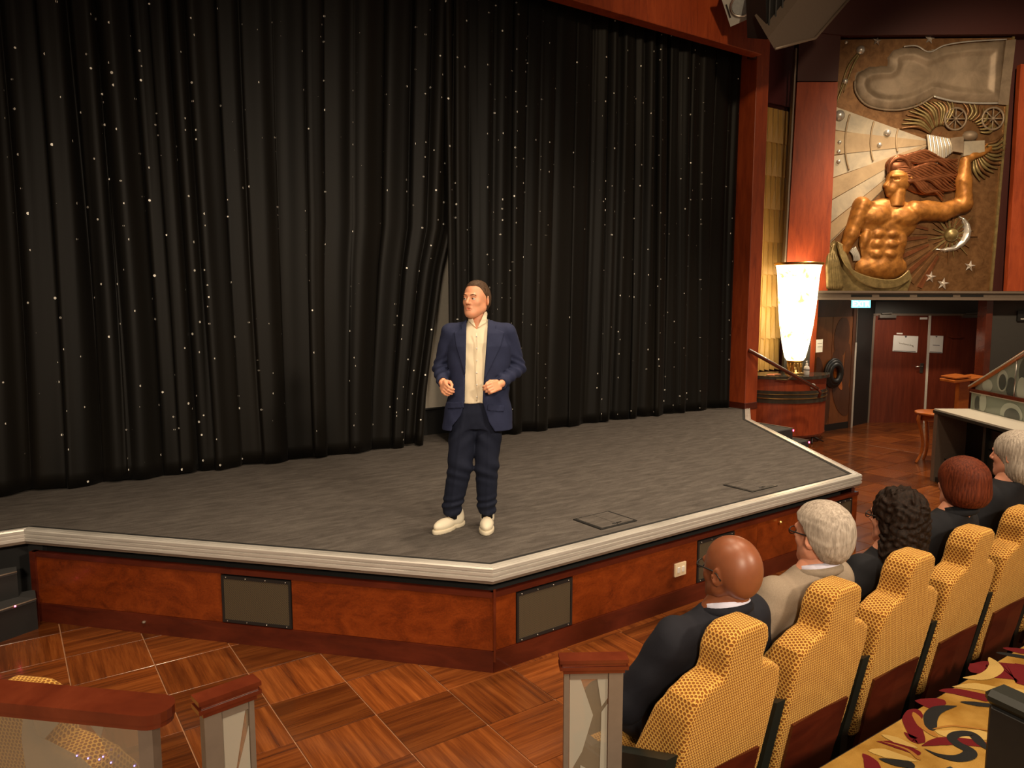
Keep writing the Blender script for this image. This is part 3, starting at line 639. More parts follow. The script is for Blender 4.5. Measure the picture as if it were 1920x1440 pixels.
# carved double doors on the angled side
PL, PR = Vector((11.60, 7.66, 0)), Vector((12.72, 7.62, 0)); DT = (PR - PL).normalized(); DN = Vector((DT.y, -DT.x, 0)); DW = (PR - PL).length
d2 = struct('door_2', tuple((PL + PR)/2))
def dp(s, z, o=0): return PL + DT*s + DN*o + Vector((0, 0, z))
def dpoly(name, mat, pts, o1, o0=0., parent=d2): return part(name, MB().prism([dp(s, z, o1) for s, z in pts], DN*(o0 - o1)), mat, parent, True)
sm_ = DW*.40
dpoly('leaf', 'inlay_wood', [(.02, .12), (sm_ - .006, .12), (sm_ - .006, 2.02), (.02, 2.02)], .03); dpoly('leaf', 'inlay_wood', [(sm_ + .006, .12), (DW - .09, .12), (DW - .09, 2.02), (sm_ + .006, 2.02)], .03)
dpoly('kick_plate', 'black_paint', [(.02, .0), (DW - .09, 0), (DW - .09, .12), (.02, .12)], .035); dpoly('frame', 'inlay_dark', [(0, 2.02), (DW, 2.02), (DW, 2.45), (0, 2.45)], .02, -.05)
dpoly('frame', 'inlay_dark', [(DW - .09, 0), (DW, 0), (DW, 2.45), (DW - .09, 2.45)], .04, -.05)
dpoly('edge_strip', 'strip_pale', [(DW - .012, 0), (DW + .03, 0), (DW + .03, 1.55), (DW - .012, 1.55)], .05, .03); dpoly('edge_strip', 'taupe_metal', [(DW - .005, 1.55), (DW + .015, 1.55), (DW + .015, 2.2), (DW - .005, 2.2)], .05, .03)
def oval(s, z, rs_, rz_, tilt, mat, o1):
    P = []
    for k in range(20):
        t_ = 2*PI*k/20; x, y = rs_*math.cos(t_), rz_*math.sin(t_); P.append((min(DW - .1, max(.03, s + x*math.cos(tilt) - y*math.sin(tilt))), min(2.0, max(.13, z + x*math.sin(tilt) + y*math.cos(tilt)))))
    dpoly('oval_inlay', mat, P, o1, .028)
oval(.72, 1.66, .22, .36, -.15, 'inlay_dark', .036); oval(.80, .62, .24, .42, .5, 'inlay_dark', .036); oval(.34, .46, .12, .34, 0, 'inlay_dark', .038); oval(.17, .30, .12, .22, .0, 'inlay_wood', .041)
oval(.66, .92, .07, .24, .55, 'orange_wood', .040); oval(.93, 1.12, .10, .42, 0, 'inlay_dark', .034); oval(.12, 1.02, .13, .32, .2, 'inlay_dark', .034); oval(.62, 1.22, .16, .25, 0, 'inlay_dark', .037)
hc = dp(sm_ + .04, 1.03, .075)
hm = MB(); ang = [2*PI*k/28 for k in range(29)]
for rr, tr, oo in ((.20, .045, 0), (.15, .05, .015), (.24, .03, -.01)): hm.tube([hc + DT*math.cos(a)*rr*1.0 + Vector((0, 0, 1))*math.sin(a)*rr + DN*oo for a in ang], tr, 8, False)
part('ring_handle', hm, 'black_paint', d2, True)
o = notice([(1531, 637), (1543, 636), (1542, 660), (1530, 661)], .13, [[(1533, 644), (1541, 643.6), (1541, 644.4), (1533, 644.8)], [(1533, 650), (1541, 649.6), (1541, 650.4), (1533, 650.8)]], 'small white notice beside the carved doors, next to the lamp')
ex = thing('exit_sign', tuple(mp(1616, 578, .10)), 'glowing blue-green exit sign hanging under the ledge', 'sign')
mpoly('sign_box', 'exit_glow', [(1600.5, 563), (1632.5, 563), (1632, 577), (1600, 577)], .16, .08, ex); mpoly('sign_frame', 'grey_plate', [(1599, 561.5), (1634, 561.5), (1634, 563), (1599, 563)], .17, .07, ex)
tc_ = bpy.data.curves.new('lettering', 'FONT'); tc_.body = 'EXIT'; tc_.size = .125; tc_.align_x = 'CENTER'; tc_.extrude = .002
to = bpy.data.objects.new('lettering_source', tc_); COL.objects.link(to); dg = bpy.context.evaluated_depsgraph_get(); tme2 = bpy.data.meshes.new_from_object(to.evaluated_get(dg)); bpy.data.objects.remove(to)
letters(tme2, mp(1613, 574.5, .163), ex, 'exit_letters')
mpoly('running_figure', 'exit_letters', [(1624, 566), (1629, 565), (1628, 569), (1630, 575), (1627, 571), (1624, 575), (1625, 570)], .165, .16, ex)
ce = struct('ceiling'); part('ceiling_panel', MB().box((6, 2, 7.9), (10, 8, .1)), 'maroon_wall', ce)

# ================================================================ BRONZE RELIEF
def Zp(x, y): return 1520 + x/2.88, 60 + y/2.88
c00, c10, c01 = mp(*Zp(140, 45), .03), mp(*Zp(1100, 45), .03), mp(*Zp(115, 1396), .03)
RS = (c10 - c00).length/960; RV = (c00.z - c01.z)/1351; ORI = c00 - MA*140*RS
def rp(x, y, n=0): return Vector((ORI.x, ORI.y, c00.z)) + MA*(x*RS) + MN*(n*RS) - Vector((0, 0, (y - 45)*RV))
rl = thing('wall_relief', tuple(rp(620, 1396)), 'tall bronze relief of a long-haired figure raising one arm beneath a cloud', 'relief')
Wi = wmat(rl).inverted()
def rtf(P): return np.array([tuple(Wi @ rp(*p)) for p in P])
def rsd(name, f, lo, hi, h, mat): return link(name, sdf_mesh(name, f, lo, hi, h, tf=lambda P: rtf(np.stack([P[:, 0], P[:, 1], P[:, 2]], 1))), mat, rl)
def rpoly(name, mat, pts, n1, n0=0): return part(name, MB().prism([rp(x, y, n1) for x, y in pts], MN*((n0 - n1)*RS)), mat, rl, True)
def rtube(name, mat, pts, rad, k=6, n=6, flat=1): return part(name, MB().tube([rp(*p) for p in smooth_path(pts, n)], rad if not isinstance(rad, (list, tuple)) else list(np.interp(np.linspace(0, 1, (len(pts) - 1)*n + 1), np.linspace(0, 1, len(rad)), rad)), k, True, flat), mat, rl, True)
rpoly('back_plate', 'bronze_brown', [(118, 42), (1102, 42), (1080, 1400), (92, 1400)], 0, -20)
# fan of light beams
bx, by = 690, 590
angs = [(-168, 'silver_leaf'), (-176, 'silver_copper'), (-184, 'silver_leaf'), (-194, 'silver_copper'), (-204, 'silver_leaf'), (-214, 'silver_copper'), (-224, 'silver_leaf'), (-233, 'silver_leaf')]
edges = [(150, 392), (150, 520), (146, 655), (142, 780), (138, 905), (130, 1040), (120, 1160), (112, 1180)]
for k in range(7):
    m = 'silver_leaf' if k % 2 == 0 else 'silver_copper'; (xa, ya), (xb, yb) = edges[k], edges[k + 1]
    rpoly('light_beam', m, [(bx, by - 6), (xa, ya + 3), (xb, yb - 3), (bx - 20, by + 10)], 4 + (k % 2)*3)
for r_ in (200, 340, 480): rtube('beam_arc', 'silver_copper', [(bx - r_*math.cos(R(a)), by + r_*math.sin(R(a)) - 20, 8) for a in range(-16, 22, 6)], 5*RS)
for x, y, r_ in ((270, 100, 24), (195, 262, 15), (172, 443, 30), (440, 535, 20), (400, 600, 14), (180, 585, 12), (178, 635, 12), (180, 688, 12), (190, 58, 9)):
    c_ = rp(x, y, 6); part('planet', MB().sphere(tuple(c_), r_*RS, 14), 'bright_silver', rl, True)
for p_ in ([(255, 120, 4), (205, 190, 6), (165, 330, 4)], [(262, 126, 4), (230, 190, 6), (190, 320, 4)], [(190, 275, 4), (165, 340, 5), (155, 375, 4)]): rtube('comet_tail', 'olive_gold', p_, [8*RS, 6*RS, 2*RS])
# cloud
cloud = [(425, 182), (420, 140), (450, 100), (505, 84), (570, 86), (640, 116), (720, 84), (850, 68), (1045, 62), (1045, 385), (900, 384), (780, 372), (678, 346), (600, 388), (520, 412), (430, 416), (340, 398), (275, 350), (247, 285), (262, 225), (320, 190), (380, 182)]
def fcloud(x, y, n):
    d = poly2(cloud, x, y); H = 26*np.sqrt(np.clip(-d/45, 0, 1)) - 14*np.clip((-d - 45)/30, 0, 1) + 3*np.sin(x*.02 + y*.013) - 3*(d > 0)
    return (n - H)*.7
rsd('cloud', fcloud, (225, 50, -6), (1060, 430, 34), 7, 'pewter')
rtube('cloud_rim', 'bright_silver', [(x, y, 10) for x, y in [(1030, 386), (900, 384), (780, 372), (678, 346)]], 6*RS); rtube('cloud_rim', 'pewter', [(x, y, 10) for x, y in [(678, 346), (600, 392), (500, 416), (400, 412), (310, 384), (255, 320), (246, 260)]], 6*RS)
rtube('cloud_rim', 'bright_silver', [(x, y, 14) for x, y in [(500, 86), (570, 84), (640, 116), (720, 82), (850, 64), (1050, 55)]], 4*RS)
rpoly('cloud_end', 'pewter', [(1048, 60), (1100, 55), (1085, 398), (1030, 392)], 14)
# wing-like fans of blades
for cx_, cy_, a0, a1, r0, r1, nb, m in ((735, 560, 195, 285, 60, 230, 15, 'olive_gold'), (860, 560, 268, 345, 90, 180, 9, 'olive_gold'), (905, 620, -20, 75, 60, 190, 12, 'olive_gold')):
    for k in range(nb):
        a = R(a0 + (a1 - a0)*k/(nb - 1)); ca, sa = math.cos(a), math.sin(a); b_ = R(6)
        rtube('wing_blade', m if k % 3 else 'bronze_brown', [(cx_ + r0*ca, cy_ + r0*sa, 6), (cx_ + (r0 + r1)*.5*math.cos(a + b_), cy_ + (r0 + r1)*.5*math.sin(a + b_), 14), (cx_ + r1*math.cos(a - b_*.6), min(cy_ + r1*math.sin(a - b_*.6), 830) if cy_ > 600 else max(372, cy_ + r1*math.sin(a - b_*.6)), 6)], [4*RS, 9*RS, 3*RS], 6, 5)
# chariot wheels
for cx_ in (803, 1005):
    wm = MB(); c_ = [rp(cx_ + 58*math.cos(2*PI*k/28), 468 + 58*math.sin(2*PI*k/28), 16) for k in range(29)]; wm.tube(c_, 6*RS, 6, False)
    for k in range(8): wm.tube([rp(cx_, 468, 16), rp(cx_ + 56*math.cos(PI*k/4), 468 + 56*math.sin(PI*k/4), 16)], 4*RS, 6)
    wm.sphere(tuple(rp(cx_, 468, 18)), 13*RS, 10); part('chariot_wheel', wm, 'pewter', rl, True)
# bellows camera held aloft
for k in range(13):
    t_ = k/12; x = 655 + 115*t_; ya, yb = 550 + 22*t_, 742 - 95*t_
    rtube('bellows_pleat', 'bright_silver' if k % 2 else 'silver_leaf', [(x, ya, 18), (x + 12, (ya + yb)/2, 26), (x + 22, yb, 18)], 6.5*RS)
rpoly('camera_body', 'pewter', [(778, 570), (850, 562), (850, 650), (786, 640)], 26); rpoly('camera_body', 'silver_leaf', [(850, 590), (960, 585), (965, 645), (852, 668)], 32); part('camera_lens', MB().sphere(tuple(rp(885, 560, 10)), 44*RS, 14, (1, 1, .7)), 'pewter', rl, True)
rpoly('camera_base', 'bronze_brown', [(715, 575), (735, 535), (850, 530), (850, 570)], 20)
# figure
def fz(*fs): return su(14, *fs)
def C(a, b, r1, r2, n1=10, n2=10): return cap((*a, n1), (*b, n2), r1, r2)
torso = fz(ell((470, 1010, 0), (170, 125, 46)), ell((450, 1160, 0), (128, 120, 40)), ell((445, 1265, 0), (148, 80, 40)), ell((335, 955, 8), (58, 62, 40)), ell((620, 965, 8), (62, 52, 40)))
pecs = su(5, ell((398, 985, 22), (84, 58, 40)), ell((552, 990, 22), (94, 58, 40)))
absn = su(4, *[ell((x, y, 22), (38, 27, 28)) for x, y in ((412, 1085), (492, 1085), (408, 1140), (488, 1140), (410, 1195), (484, 1195))], ell((345, 1110, 10), (30, 60, 30), rz=.2), ell((545, 1110, 10), (34, 60, 30), rz=-.2), ell((445, 1265, 12), (100, 60, 34)))
arms = fz(C((318, 930), (268, 1085), 52, 40, 6, 8), C((268, 1085), (228, 1190), 40, 28, 8, 6), C((610, 958), (770, 965), 56, 48), C((770, 965), (882, 925), 50, 42), C((880, 920), (868, 800), 46, 42, 12, 14), C((868, 800), (872, 690), 42, 25, 14, 14),
          C((872, 690), (905, 668), 24, 20, 14, 16), C((905, 668), (955, 655), 20, 13, 16, 18), C((955, 652), (1000, 625), 9, 6, 18, 20), C((955, 655), (1012, 612), 8, 5, 16, 18), C((950, 660), (1016, 635), 8, 5, 14, 14), C((925, 655), (980, 605), 8, 5, 22, 24), C((735, 950), (680, 930), 34, 30, 16, 14))
head = su(5, ell(486 and (486, 791, 48), (13, 6, 8)), ell((512, 790, 14), (70, 76, 42), rz=.12), ell((480, 835, 14), (42, 46, 36)), C((512, 860), (505, 935), 44, 48, 6, 4), C((462, 790), (440, 822), 12, 14, 26, 22), C((455, 840), (462, 843), 11, 9, 22, 22), C((464, 868), (480, 866), 18, 18, 18, 18), C((462, 775), (520, 772), 9, 8, 50, 50), ell((568, 785, 34), (14, 24, 18)), C((452, 852), (466, 853), 8, 7, 24, 26))
eyes = su(2, ell((484, 792, 58), (20, 9, 12)), C((448, 847), (470, 848), 3, 3, 44, 50))
figure = lambda x, y, n: np.maximum(cut(6, su(7, torso, pecs, absn, arms), C((476, 940), (470, 1080), 5, 4, 62, 62), C((447, 1100), (445, 1200), 5, 4, 52, 50))(x, y, n) + 1.2*np.sin(x*.09 + 2*np.sin(y*.05))*np.sin(y*.085), np.maximum(-n, y - 1345))
rsd('figure_head', lambda x, y, n: np.maximum(cut(2.5, head, eyes)(x, y, n), np.maximum(-n, y - 935)), (415, 700, -3), (600, 940, 68), 3.2, 'bronze_gold')
rsd('figure', figure, (180, 590, -3), (1030, 1350, 68), 6.0, 'bronze_gold')
# hair
hb = su(10, ell((520, 715, 6), (85, 62, 44)), ell((650, 790, 0), (150, 85, 30), rz=.25), ell((740, 760, 0), (100, 60, 26), rz=.1))
rsd('hair_mass', lambda x, y, n: np.maximum(hb(x, y, n), -n), (425, 640, -3), (850, 900, 52), 8, 'bronze_copper')
rh = random.Random(4)
for k in range(22):
    t_ = k/21; x0, y0 = 455 + 90*t_, 690 + 110*t_ if k > 6 else 690 - 10*t_; x1, y1 = 835 - 20*abs(t_ - .4) - 60*(t_ > .85), 690 + 205*t_
    pts = [(x0 - 5, y0, 36)]
    for j in range(1, 9):
        s_ = j/8; pts.append((x0 + (x1 - x0)*s_, y0 + (y1 - y0)*s_ - 34*math.sin(PI*s_)*(1 - t_) + 15*math.sin(s_*10 + k*.75), 46 - 28*s_))
    rtube('hair_lock', 'bronze_copper', pts, [8*RS, 12*RS, 11*RS, 8*RS, 3*RS], 6, 4)
for k in range(6): rtube('hair_lock', 'bronze_copper', [(440 + 4*k, 760 - 14*k, 44), (446 + 8*k, 705 - 6*k, 52), (490 + 9*k, 668 + 5*k, 50), (560, 690 + 10*k, 46)], [5*RS, 9*RS, 9*RS, 6*RS], 6, 5)
# drapery
rpoly('drapery_ground', 'olive_gold', [(97, 1165), (180, 1118), (215, 1215), (280, 1310), (420, 1352), (540, 1350), (606, 1285), (622, 1330), (600, 1398), (92, 1398)], 10)
for k in range(9):
    o_ = k*11
    rtube('drapery_fold', 'olive_gold', [(190 + o_*.35, 1125 + o_*.2, 12 + 8*(k % 2)), (215 + o_*.3, 1215, 34), (275 + o_*.2, 1290 + o_*.35, 40), (400, 1335 + o_*.45, 44), (520, 1338 + o_*.4, 40), (596 + o_*.1, 1285 + o_*.5, 24)], [5*RS, 8*RS, 9*RS, 8*RS, 5*RS], 8, 6)
for k in range(6): rtube('drapery_fold', 'olive_gold', [(175 - 8*k, 1135 + 6*k, 10), (150 - 3*k + 22*(k % 3), 1240, 26), (165 - 4*k + 30*(k % 3), 1385, 20)], [6*RS, 18*RS, 20*RS], 8, 6)
for k in range(5): rtube('drapery_fold', 'bright_silver', [(262 + 8*k, 1170 - 4*k, 8), (285 + 8*k, 1200, 12), (292 + 8*k, 1232, 8)], 5*RS)
# sun, moon, stars
part('sun_disc', MB().sphere(tuple(rp(825, 1090, 2)), 40*RS, 20), 'olive_gold', rl, True)
for k in range(24):
    a = 2*PI*k/24 + .06; L_ = (150, 105, 128)[k % 3]; ca, sa = math.cos(a), math.sin(a); px_, py_ = -sa, ca
    rpoly('sun_ray', 'olive_gold' if k % 2 else 'bronze_brown', [(825 + 40*ca + 7*px_, 1090 + 40*sa + 7*py_), (825 + L_*ca, 1090 + L_*sa), (825 + 40*ca - 7*px_, 1090 + 40*sa - 7*py_)], 9 - (k % 2)*2)
for k in range(9):
    a = R(118 + 9.5*k); ca, sa = math.cos(a), math.sin(a); px_, py_ = -sa, ca; L_ = 330
    rpoly('long_ray', 'bronze_brown' if k % 2 else 'bronze_copper', [(825 + 130*ca + 6*px_, 1090 + 130*sa + 6*py_), (825 + L_*ca + 15*px_, min(1385, 1090 + L_*sa + 15*py_)), (825 + L_*ca - 15*px_, min(1385, 1090 + L_*sa - 15*py_)), (825 + 130*ca - 6*px_, 1090 + 130*sa - 6*py_)], 6)
mo = [(858, 984), (895, 996), (925, 1030), (938, 1070), (930, 1115), (900, 1152), (855, 1177), (800, 1184), (735, 1168), (790, 1164), (840, 1150), (878, 1120), (893, 1080), (890, 1035), (876, 1005)]
rsd('crescent_moon', lambda x, y, n: (n - 24*np.sqrt(np.clip(-poly2(mo, x, y)/24, 0, 1)) - 2 + 4*(poly2(mo, x, y) > 0))*.7, (725, 975, -4), (950, 1195, 30), 4, 'bright_silver')
for x, y, r_ in ((727, 1322, 34), (800, 1360, 36), (942, 1262, 32), (358, 52, 26), (642, 45, 28)):
    m_ = MB(); P_ = [rp(x + (r_ if k % 2 == 0 else r_*.4)*math.sin(PI*k/5 + .15), max(y - (r_ if k % 2 == 0 else r_*.4)*math.cos(PI*k/5 + .15), 34), 5) for k in range(10)]
    m_.add([rp(x, y, 22)] + P_, [(0, (k + 1) % 10 + 1, k + 1) for k in range(10)] + [tuple(range(1, 11))]); part('star', m_, 'bright_silver', rl, True)
fm = MB()
for q in ([(1082, 40), (1094, 40), (1072, 1400), (1060, 1400)],): fm.prism([rp(x, y, 12) for x, y in q], MN*(-12*RS))
part('relief_frame', fm, 'olive_gold', rl, True)

# ================================================================ LAMP, COUNTER, HANDRAIL
ct = thing('curved_counter', (10.9, 7.95, 0), 'curved cherry wood counter with dark band and marble top under the tall lamp', 'counter')
A0, A1 = R(172), R(312)
def arc(name, r1, z0, z1, mat, r0=.05): part(name, MB().lathe([(r0, z0), (r1, z0), (r1, z1), (r0, z1), (r0, z0)], k=28, a0=A0, a1=A1, smooth=False), mat, ct)
arc('lower_body', .84, .10, .66, 'cherry_panel'); arc('plinth', .80, 0, .10, 'cherry_dark'); arc('dark_band', .855, .66, .86, 'marble_black'); arc('upper_body', .84, .86, 1.05, 'cherry_panel'); arc('marble_top', .89, 1.05, 1.10, 'marble_black')  # the band round the body is dark material, same as the top
arc('brass_line', .862, .73, .745, 'brass'); arc('brass_line', .862, .80, .81, 'brass'); arc('skirting', .85, .10, .13, 'cherry_rail')
bd = Vector((math.cos(R(262))*.845, math.sin(R(262))*.845, .93)); part('round_badge', MB().sphere(tuple(bd), .07, 16, (1, .25, .7)), 'paper', ct)
lp = thing('torchiere_lamp', (10.86, 7.52, 1.10), 'tall glowing alabaster urn lamp with brass foot on the curved counter', 'lamp')
part('lamp_foot', MB().lathe([(.001, 0), (.15, 0), (.15, .02), (.11, .03), (.11, .19), (.13, .20), (.13, .22), (.001, .22)], k=24), 'brass', lp)
for k in range(12): a = 2*PI*k/12; part('foot_flute', MB().tube([(.112*math.cos(a), .112*math.sin(a), .03), (.112*math.cos(a), .112*math.sin(a), .19)], .010, 6), 'brass', lp)
sh = [(.001, .22), (.13, .22), (.165, .27), (.185, .36), (.225, .56), (.262, .80), (.292, 1.10), (.312, 1.40), (.325, 1.62), (.345, 1.74), (.36, 1.79), (.34, 1.79), (.31, 1.62), (.001, 1.55)]
part('shade', MB().lathe(sh, k=40), 'lamp_shade_glow', lp); part('rim', MB().lathe([(.362, 1.775), (.385, 1.79), (.385, 1.82), (.35, 1.82), (.345, 1.785), (.362, 1.775)], k=40), 'brass', lp)
sb = thing('sanitizer_bottle', tuple(onz(1512, 703, 1.10)), 'clear hand sanitizer pump bottle at the right end of the counter', 'bottle')
part('bottle_body', MB().lathe([(.001, 0), (.042, 0), (.045, .01), (.045, .11), (.035, .14), (.016, .155), (.016, .165), (.001, .165)], k=18), 'paper', sb); part('bottle_label', MB().lathe([(.0455, .078), (.0468, .078), (.0468, .096), (.0455, .096)], k=18), 'ink', sb)
part('pump', MB().lathe([(.018, .163), (.018, .19), (.006, .192), (.006, .225), (.001, .225)], k=12).tube([(.006, 0, .222), (-.045, -.01, .218)], .008, 6), 'paper', sb)
fl = thing('red_leaflets', tuple(onz(1447, 703, 1.10)), 'small red leaflets lying on the counter in front of the lamp', 'leaflet'); part('leaflet', MB().box((0, 0, .006), (.10, .06, .004), R(20)).box((.05, -.03, .012), (.08, .05, .003), R(-12)), 'tan_hand', fl)
hr = thing('handrail', (9.9, 7.05, .2), 'sloping wood and metal handrail in front of the curved counter', 'handrail')
pa, pb = ony(1404, 657, 7.18), onz(1533, 730, .92)
dv = (pb - pa).normalized(); part('rail', MB().tube([pa, pa + dv*.02, pb - dv*.05, pb], .024, 10), 'cherry_rail', hr, True); part('rail_strip', MB().tube([pa + Vector((-.004, -.012, .022)), pb + Vector((-.004, -.012, .022))], .011, 8), 'steel', hr, True)
part('rail_end', MB().tube([pb, pb + Vector((.05, -.02, -.05)), pb + Vector((.02, -.01, -.14))], .022, 8), 'cherry_rail', hr, True)
q_ = pa.lerp(pb, .62); part('bracket', MB().tube([q_ + Vector((0, 0, -.015)), q_ + Vector((.02, .10, -.09)), q_ + Vector((.03, .30, -.10))], .011, 8), 'steel', hr, True)
ls = thing('floor_stand', tuple(onz(1522, 829, 0)), 'low folded stand feet on the floor by the counter', 'stand')
for a in (-35, 5, 120, 215): part('foot', MB().tube([(0, 0, .10), (.19*math.cos(R(a)), .19*math.sin(R(a)), .012)], .010, 6), 'black_paint', ls)
part('stem', MB().tube([(0, 0, .05), (0, 0, .30)], .012, 8), 'black_paint', ls)

# ================================================================ OVERHEAD: LOUDSPEAKER, SPOTLIGHT
def bx3(pts_near, depth): return MB().prism(pts_near, depth)
ld = thing('line_array_speaker', tuple(ony(1480, 60, 6.0)), 'large dark angled loudspeaker box hanging by the top of the column', 'loudspeaker')
q = [ony(1440, 72, 6.1), ony(1452, 92, 6.1), ony(1527, 72, 6.1), ony(1600, -12, 6.1), ony(1550, -60, 6.1), ony(1505, -12, 6.1)]
part('box_underside', MB().prism(q, (0.05, .25, .35)), 'speaker_grey', ld, True)
part('edge_lip', MB().tube([q[1] + Vector((0, -.01, 0)), q[2] + Vector((0, -.01, 0)), q[3] + Vector((0, -.01, 0))], .018, 6), 'taupe_metal', ld, True)
g = [ony(1438, 74, 6.2), ony(1434, -60, 6.2), ony(1545, -60, 6.2), ony(1500, -6, 6.2)]
part('grille', MB().prism(g, (0, .3, .1)), 'black_paint', ld, True)
for k in range(5): a = g[0].lerp(g[3], k/5); part('grille_bar', MB().tube([a + Vector((0, -.02, 0)), a + Vector((0, -.02, .9))], .012, 6), 'charcoal', ld, True)
sl = thing('spotlight', tuple(ony(1390, 10, 6.6)), 'grey square spotlight head hanging in front of the header beam', 'spotlight')
ctr = ony(1390, 10, 6.6); ax_ = (EYE + Vector((3, 2, -2)) - ctr).normalized(); tx = Vector((0, 0, 1)).cross(ax_).normalized(); ty = ax_.cross(tx)
def sq(hx, hy, o, rot=.35): return [ctr + ax_*o + (tx*math.cos(rot) + ty*math.sin(rot))*a*hx + (-tx*math.sin(rot) + ty*math.cos(rot))*b*hy for a, b in ((-1, -1), (1, -1), (1, 1), (-1, 1))]
part('faceplate', MB().prism(sq(.20, .20, .0), -ax_*.03), 'grey_plate', sl, True); part('housing', MB().prism(sq(.14, .14, -.03), -ax_*.28), 'black_paint', sl, True)
rg = [ctr + ax_*.01 + (tx*math.cos(2*PI*k/24) + ty*math.sin(2*PI*k/24))*.13 for k in range(25)]; part('lens_ring', MB().tube(rg, .016, 8, False), 'steel', sl, True)
part('lens', MB().prism([ctr + ax_*.004 + (tx*math.cos(2*PI*k/24) + ty*math.sin(2*PI*k/24))*.125 for k in range(24)], ax_*.008), 'lens_glass', sl, True)
for s_ in (-1, 1): part('slot', MB().prism([p for p in [ctr + ax_*.003 + (tx*math.cos(.35) + ty*math.sin(.35))*s_*.168 + (tx*math.cos(.35) + ty*math.sin(.35))*a*.010 + (-tx*math.sin(.35) + ty*math.cos(.35))*b*.09 for a, b in ((-1, -1), (1, -1), (1, 1), (-1, 1))]], ax_*.002), 'black_paint', sl, True)
part('yoke', MB().tube([ctr - ax_*.15, ctr - ax_*.15 + Vector((-.16, 0, .06)), ctr + Vector((-.1, .1, .7))], .022, 8), 'black_paint', sl, True)

# ================================================================ RIGHT SIDE: DESK, BALUSTRADE, LECTERN, TABLE
DV = Vector((math.cos(R(55)), math.sin(R(55)), 0)); DX = Vector((DV.y, -DV.x, 0)); DB = Vector((9.84, 4.72, 0)); ZT = .935
dk = thing('console_desk', tuple(DB), 'long black console desk with a pale top, open front, beside the round table', 'desk')
def dbox(name, mat, s0, s1, w0, w1, z0, z1, o=None): part(name, MB().prism([DB - DV*s + DX*w_ + Vector((0, 0, z0)) for s, w_ in ((s0, w0), (s1, w0), (s1, w1), (s0, w1))], (0, 0, z1 - z0)), mat, o or dk, True)
dbox('worktop', 'counter_white', -.02, 4.2, -.02, .46, ZT - .02, ZT); dbox('top_edge', 'dark_green', -.025, 4.2, -.03, .46, ZT - .055, ZT - .02); dbox('end_post', 'taupe_metal', -.01, .07, -.02, .44, 0, ZT - .055)
dbox('back_panel', 'black_void', .07, 4.2, .36, .42, 0, ZT - .055); dbox('shelf', 'black_void', .07, 4.2, .10, .36, .28, .30); dbox('plinth', 'black_paint', .07, 4.2, .0, .36, 0, .06); dbox('divider', 'dark_green', .95, 1.0, .02, .36, .06, ZT - .055); dbox('drawer_front', 'dark_green', 1.0, 2.0, .06, .10, .34, .60); dbox('drawer_front', 'dark_green', 1.0, 2.0, .06, .10, .62, .84)
bl = thing('stair_balustrade', tuple(DB + DX*.45), 'stair balustrade of oval-patterned glass with sloping wood handrail behind the desk', 'balustrade')
BW = .44
def bp(s, z, w_=0): return DB + DX*(BW + w_) - DV*s + Vector((0, 0, z))
def bpoly(name, mat, pts, w1=0, th=.012, parent=None): return part(name, MB().prism([bp(s, z, w1) for s, z in pts], DX*th), mat, parent or bl, True)
slope = .53; zl = 1.20
for s0, s1 in ((.06, .80), (.82, 1.10), (1.12, 2.2), (2.2, 3.2)):
    f0, f1 = min(zl + slope*s0, zl + slope*1.08), min(zl + slope*s1, zl + slope*1.08)
    g_ = bpoly('glass_panel', 'glass_green', [(s0, zl), (s1, zl), (s1, f1), (s0, f0)])
    part('panel_post', MB().tube([bp(s1 + .01, zl, -.002), bp(s1 + .01, f1, -.002)], .010, 6), 'steel', bl, True)
g_ = bpoly('glass_panel', 'glass_green', [(0, ZT), (3.2, ZT), (3.2, zl - .04), (0, zl - .04)]); bpoly('glass_edge', 'glass_edge', [(-.012, ZT), (.0, ZT), (.0, zl - .04), (-.012, zl - .04)])
bpoly('lower_rail', 'cherry_rail', [(-.02, zl - .04), (3.2, zl - .04), (3.2, zl), (-.02, zl)], -.03, .07); bpoly('rail_strip', 'counter_white', [(-.02, zl - .052), (3.2, zl - .052), (3.2, zl - .04), (-.02, zl - .04)], -.022, .05)
part('handrail', MB().tube([bp(-.05, zl - .0, .01), bp(1.06, zl + slope*1.08 + .02, .01), bp(1.2, zl + slope*1.1 + .035, .01), bp(3.2, zl + slope*1.1 + .035, .01)], .038, 10, True, .8), 'orange_wood', bl, True)
part('rail_strip', MB().tube([bp(-.04, zl + .02, -.028), bp(1.06, zl + slope*1.08 + .015, -.028), bp(3.2, zl + slope*1.1 + .03, -.028)], .009, 6), 'counter_white', bl, True)
def boval(s, z, a, b, mat, o=-.004, lo=None, hi=None):
    P = []
    for k in range(22):
        th = 2*PI*k/22; ss, zz = s + a*math.cos(th), z + b*math.sin(th); zz = max(zz, lo if lo is not None else zl + .004)
        mx = min(zl + slope*ss, zl + slope*1.08) - .01 if hi is None else hi; P.append((ss, min(zz, max(mx, zl + .006))))
    bpoly('etched_oval', mat, P, o, .003)
boval(.58, 1.36, .10, .13, 'glass_pale_oval'); boval(.585, 1.345, .066, .095, 'glass_dark_oval', -.008); boval(.30, 1.27, .10, .08, 'glass_pale_oval'); boval(.74, 1.30, .09, .12, 'glass_dark_oval'); boval(.96, 1.50, .10, .16, 'glass_dark_oval'); boval(.93, 1.30, .08, .14, 'glass_pale_oval', -.007); boval(1.25, 1.40, .13, .18, 'glass_dark_oval'); boval(1.4, 1.6, .16, .2, 'glass_pale_oval', -.008)
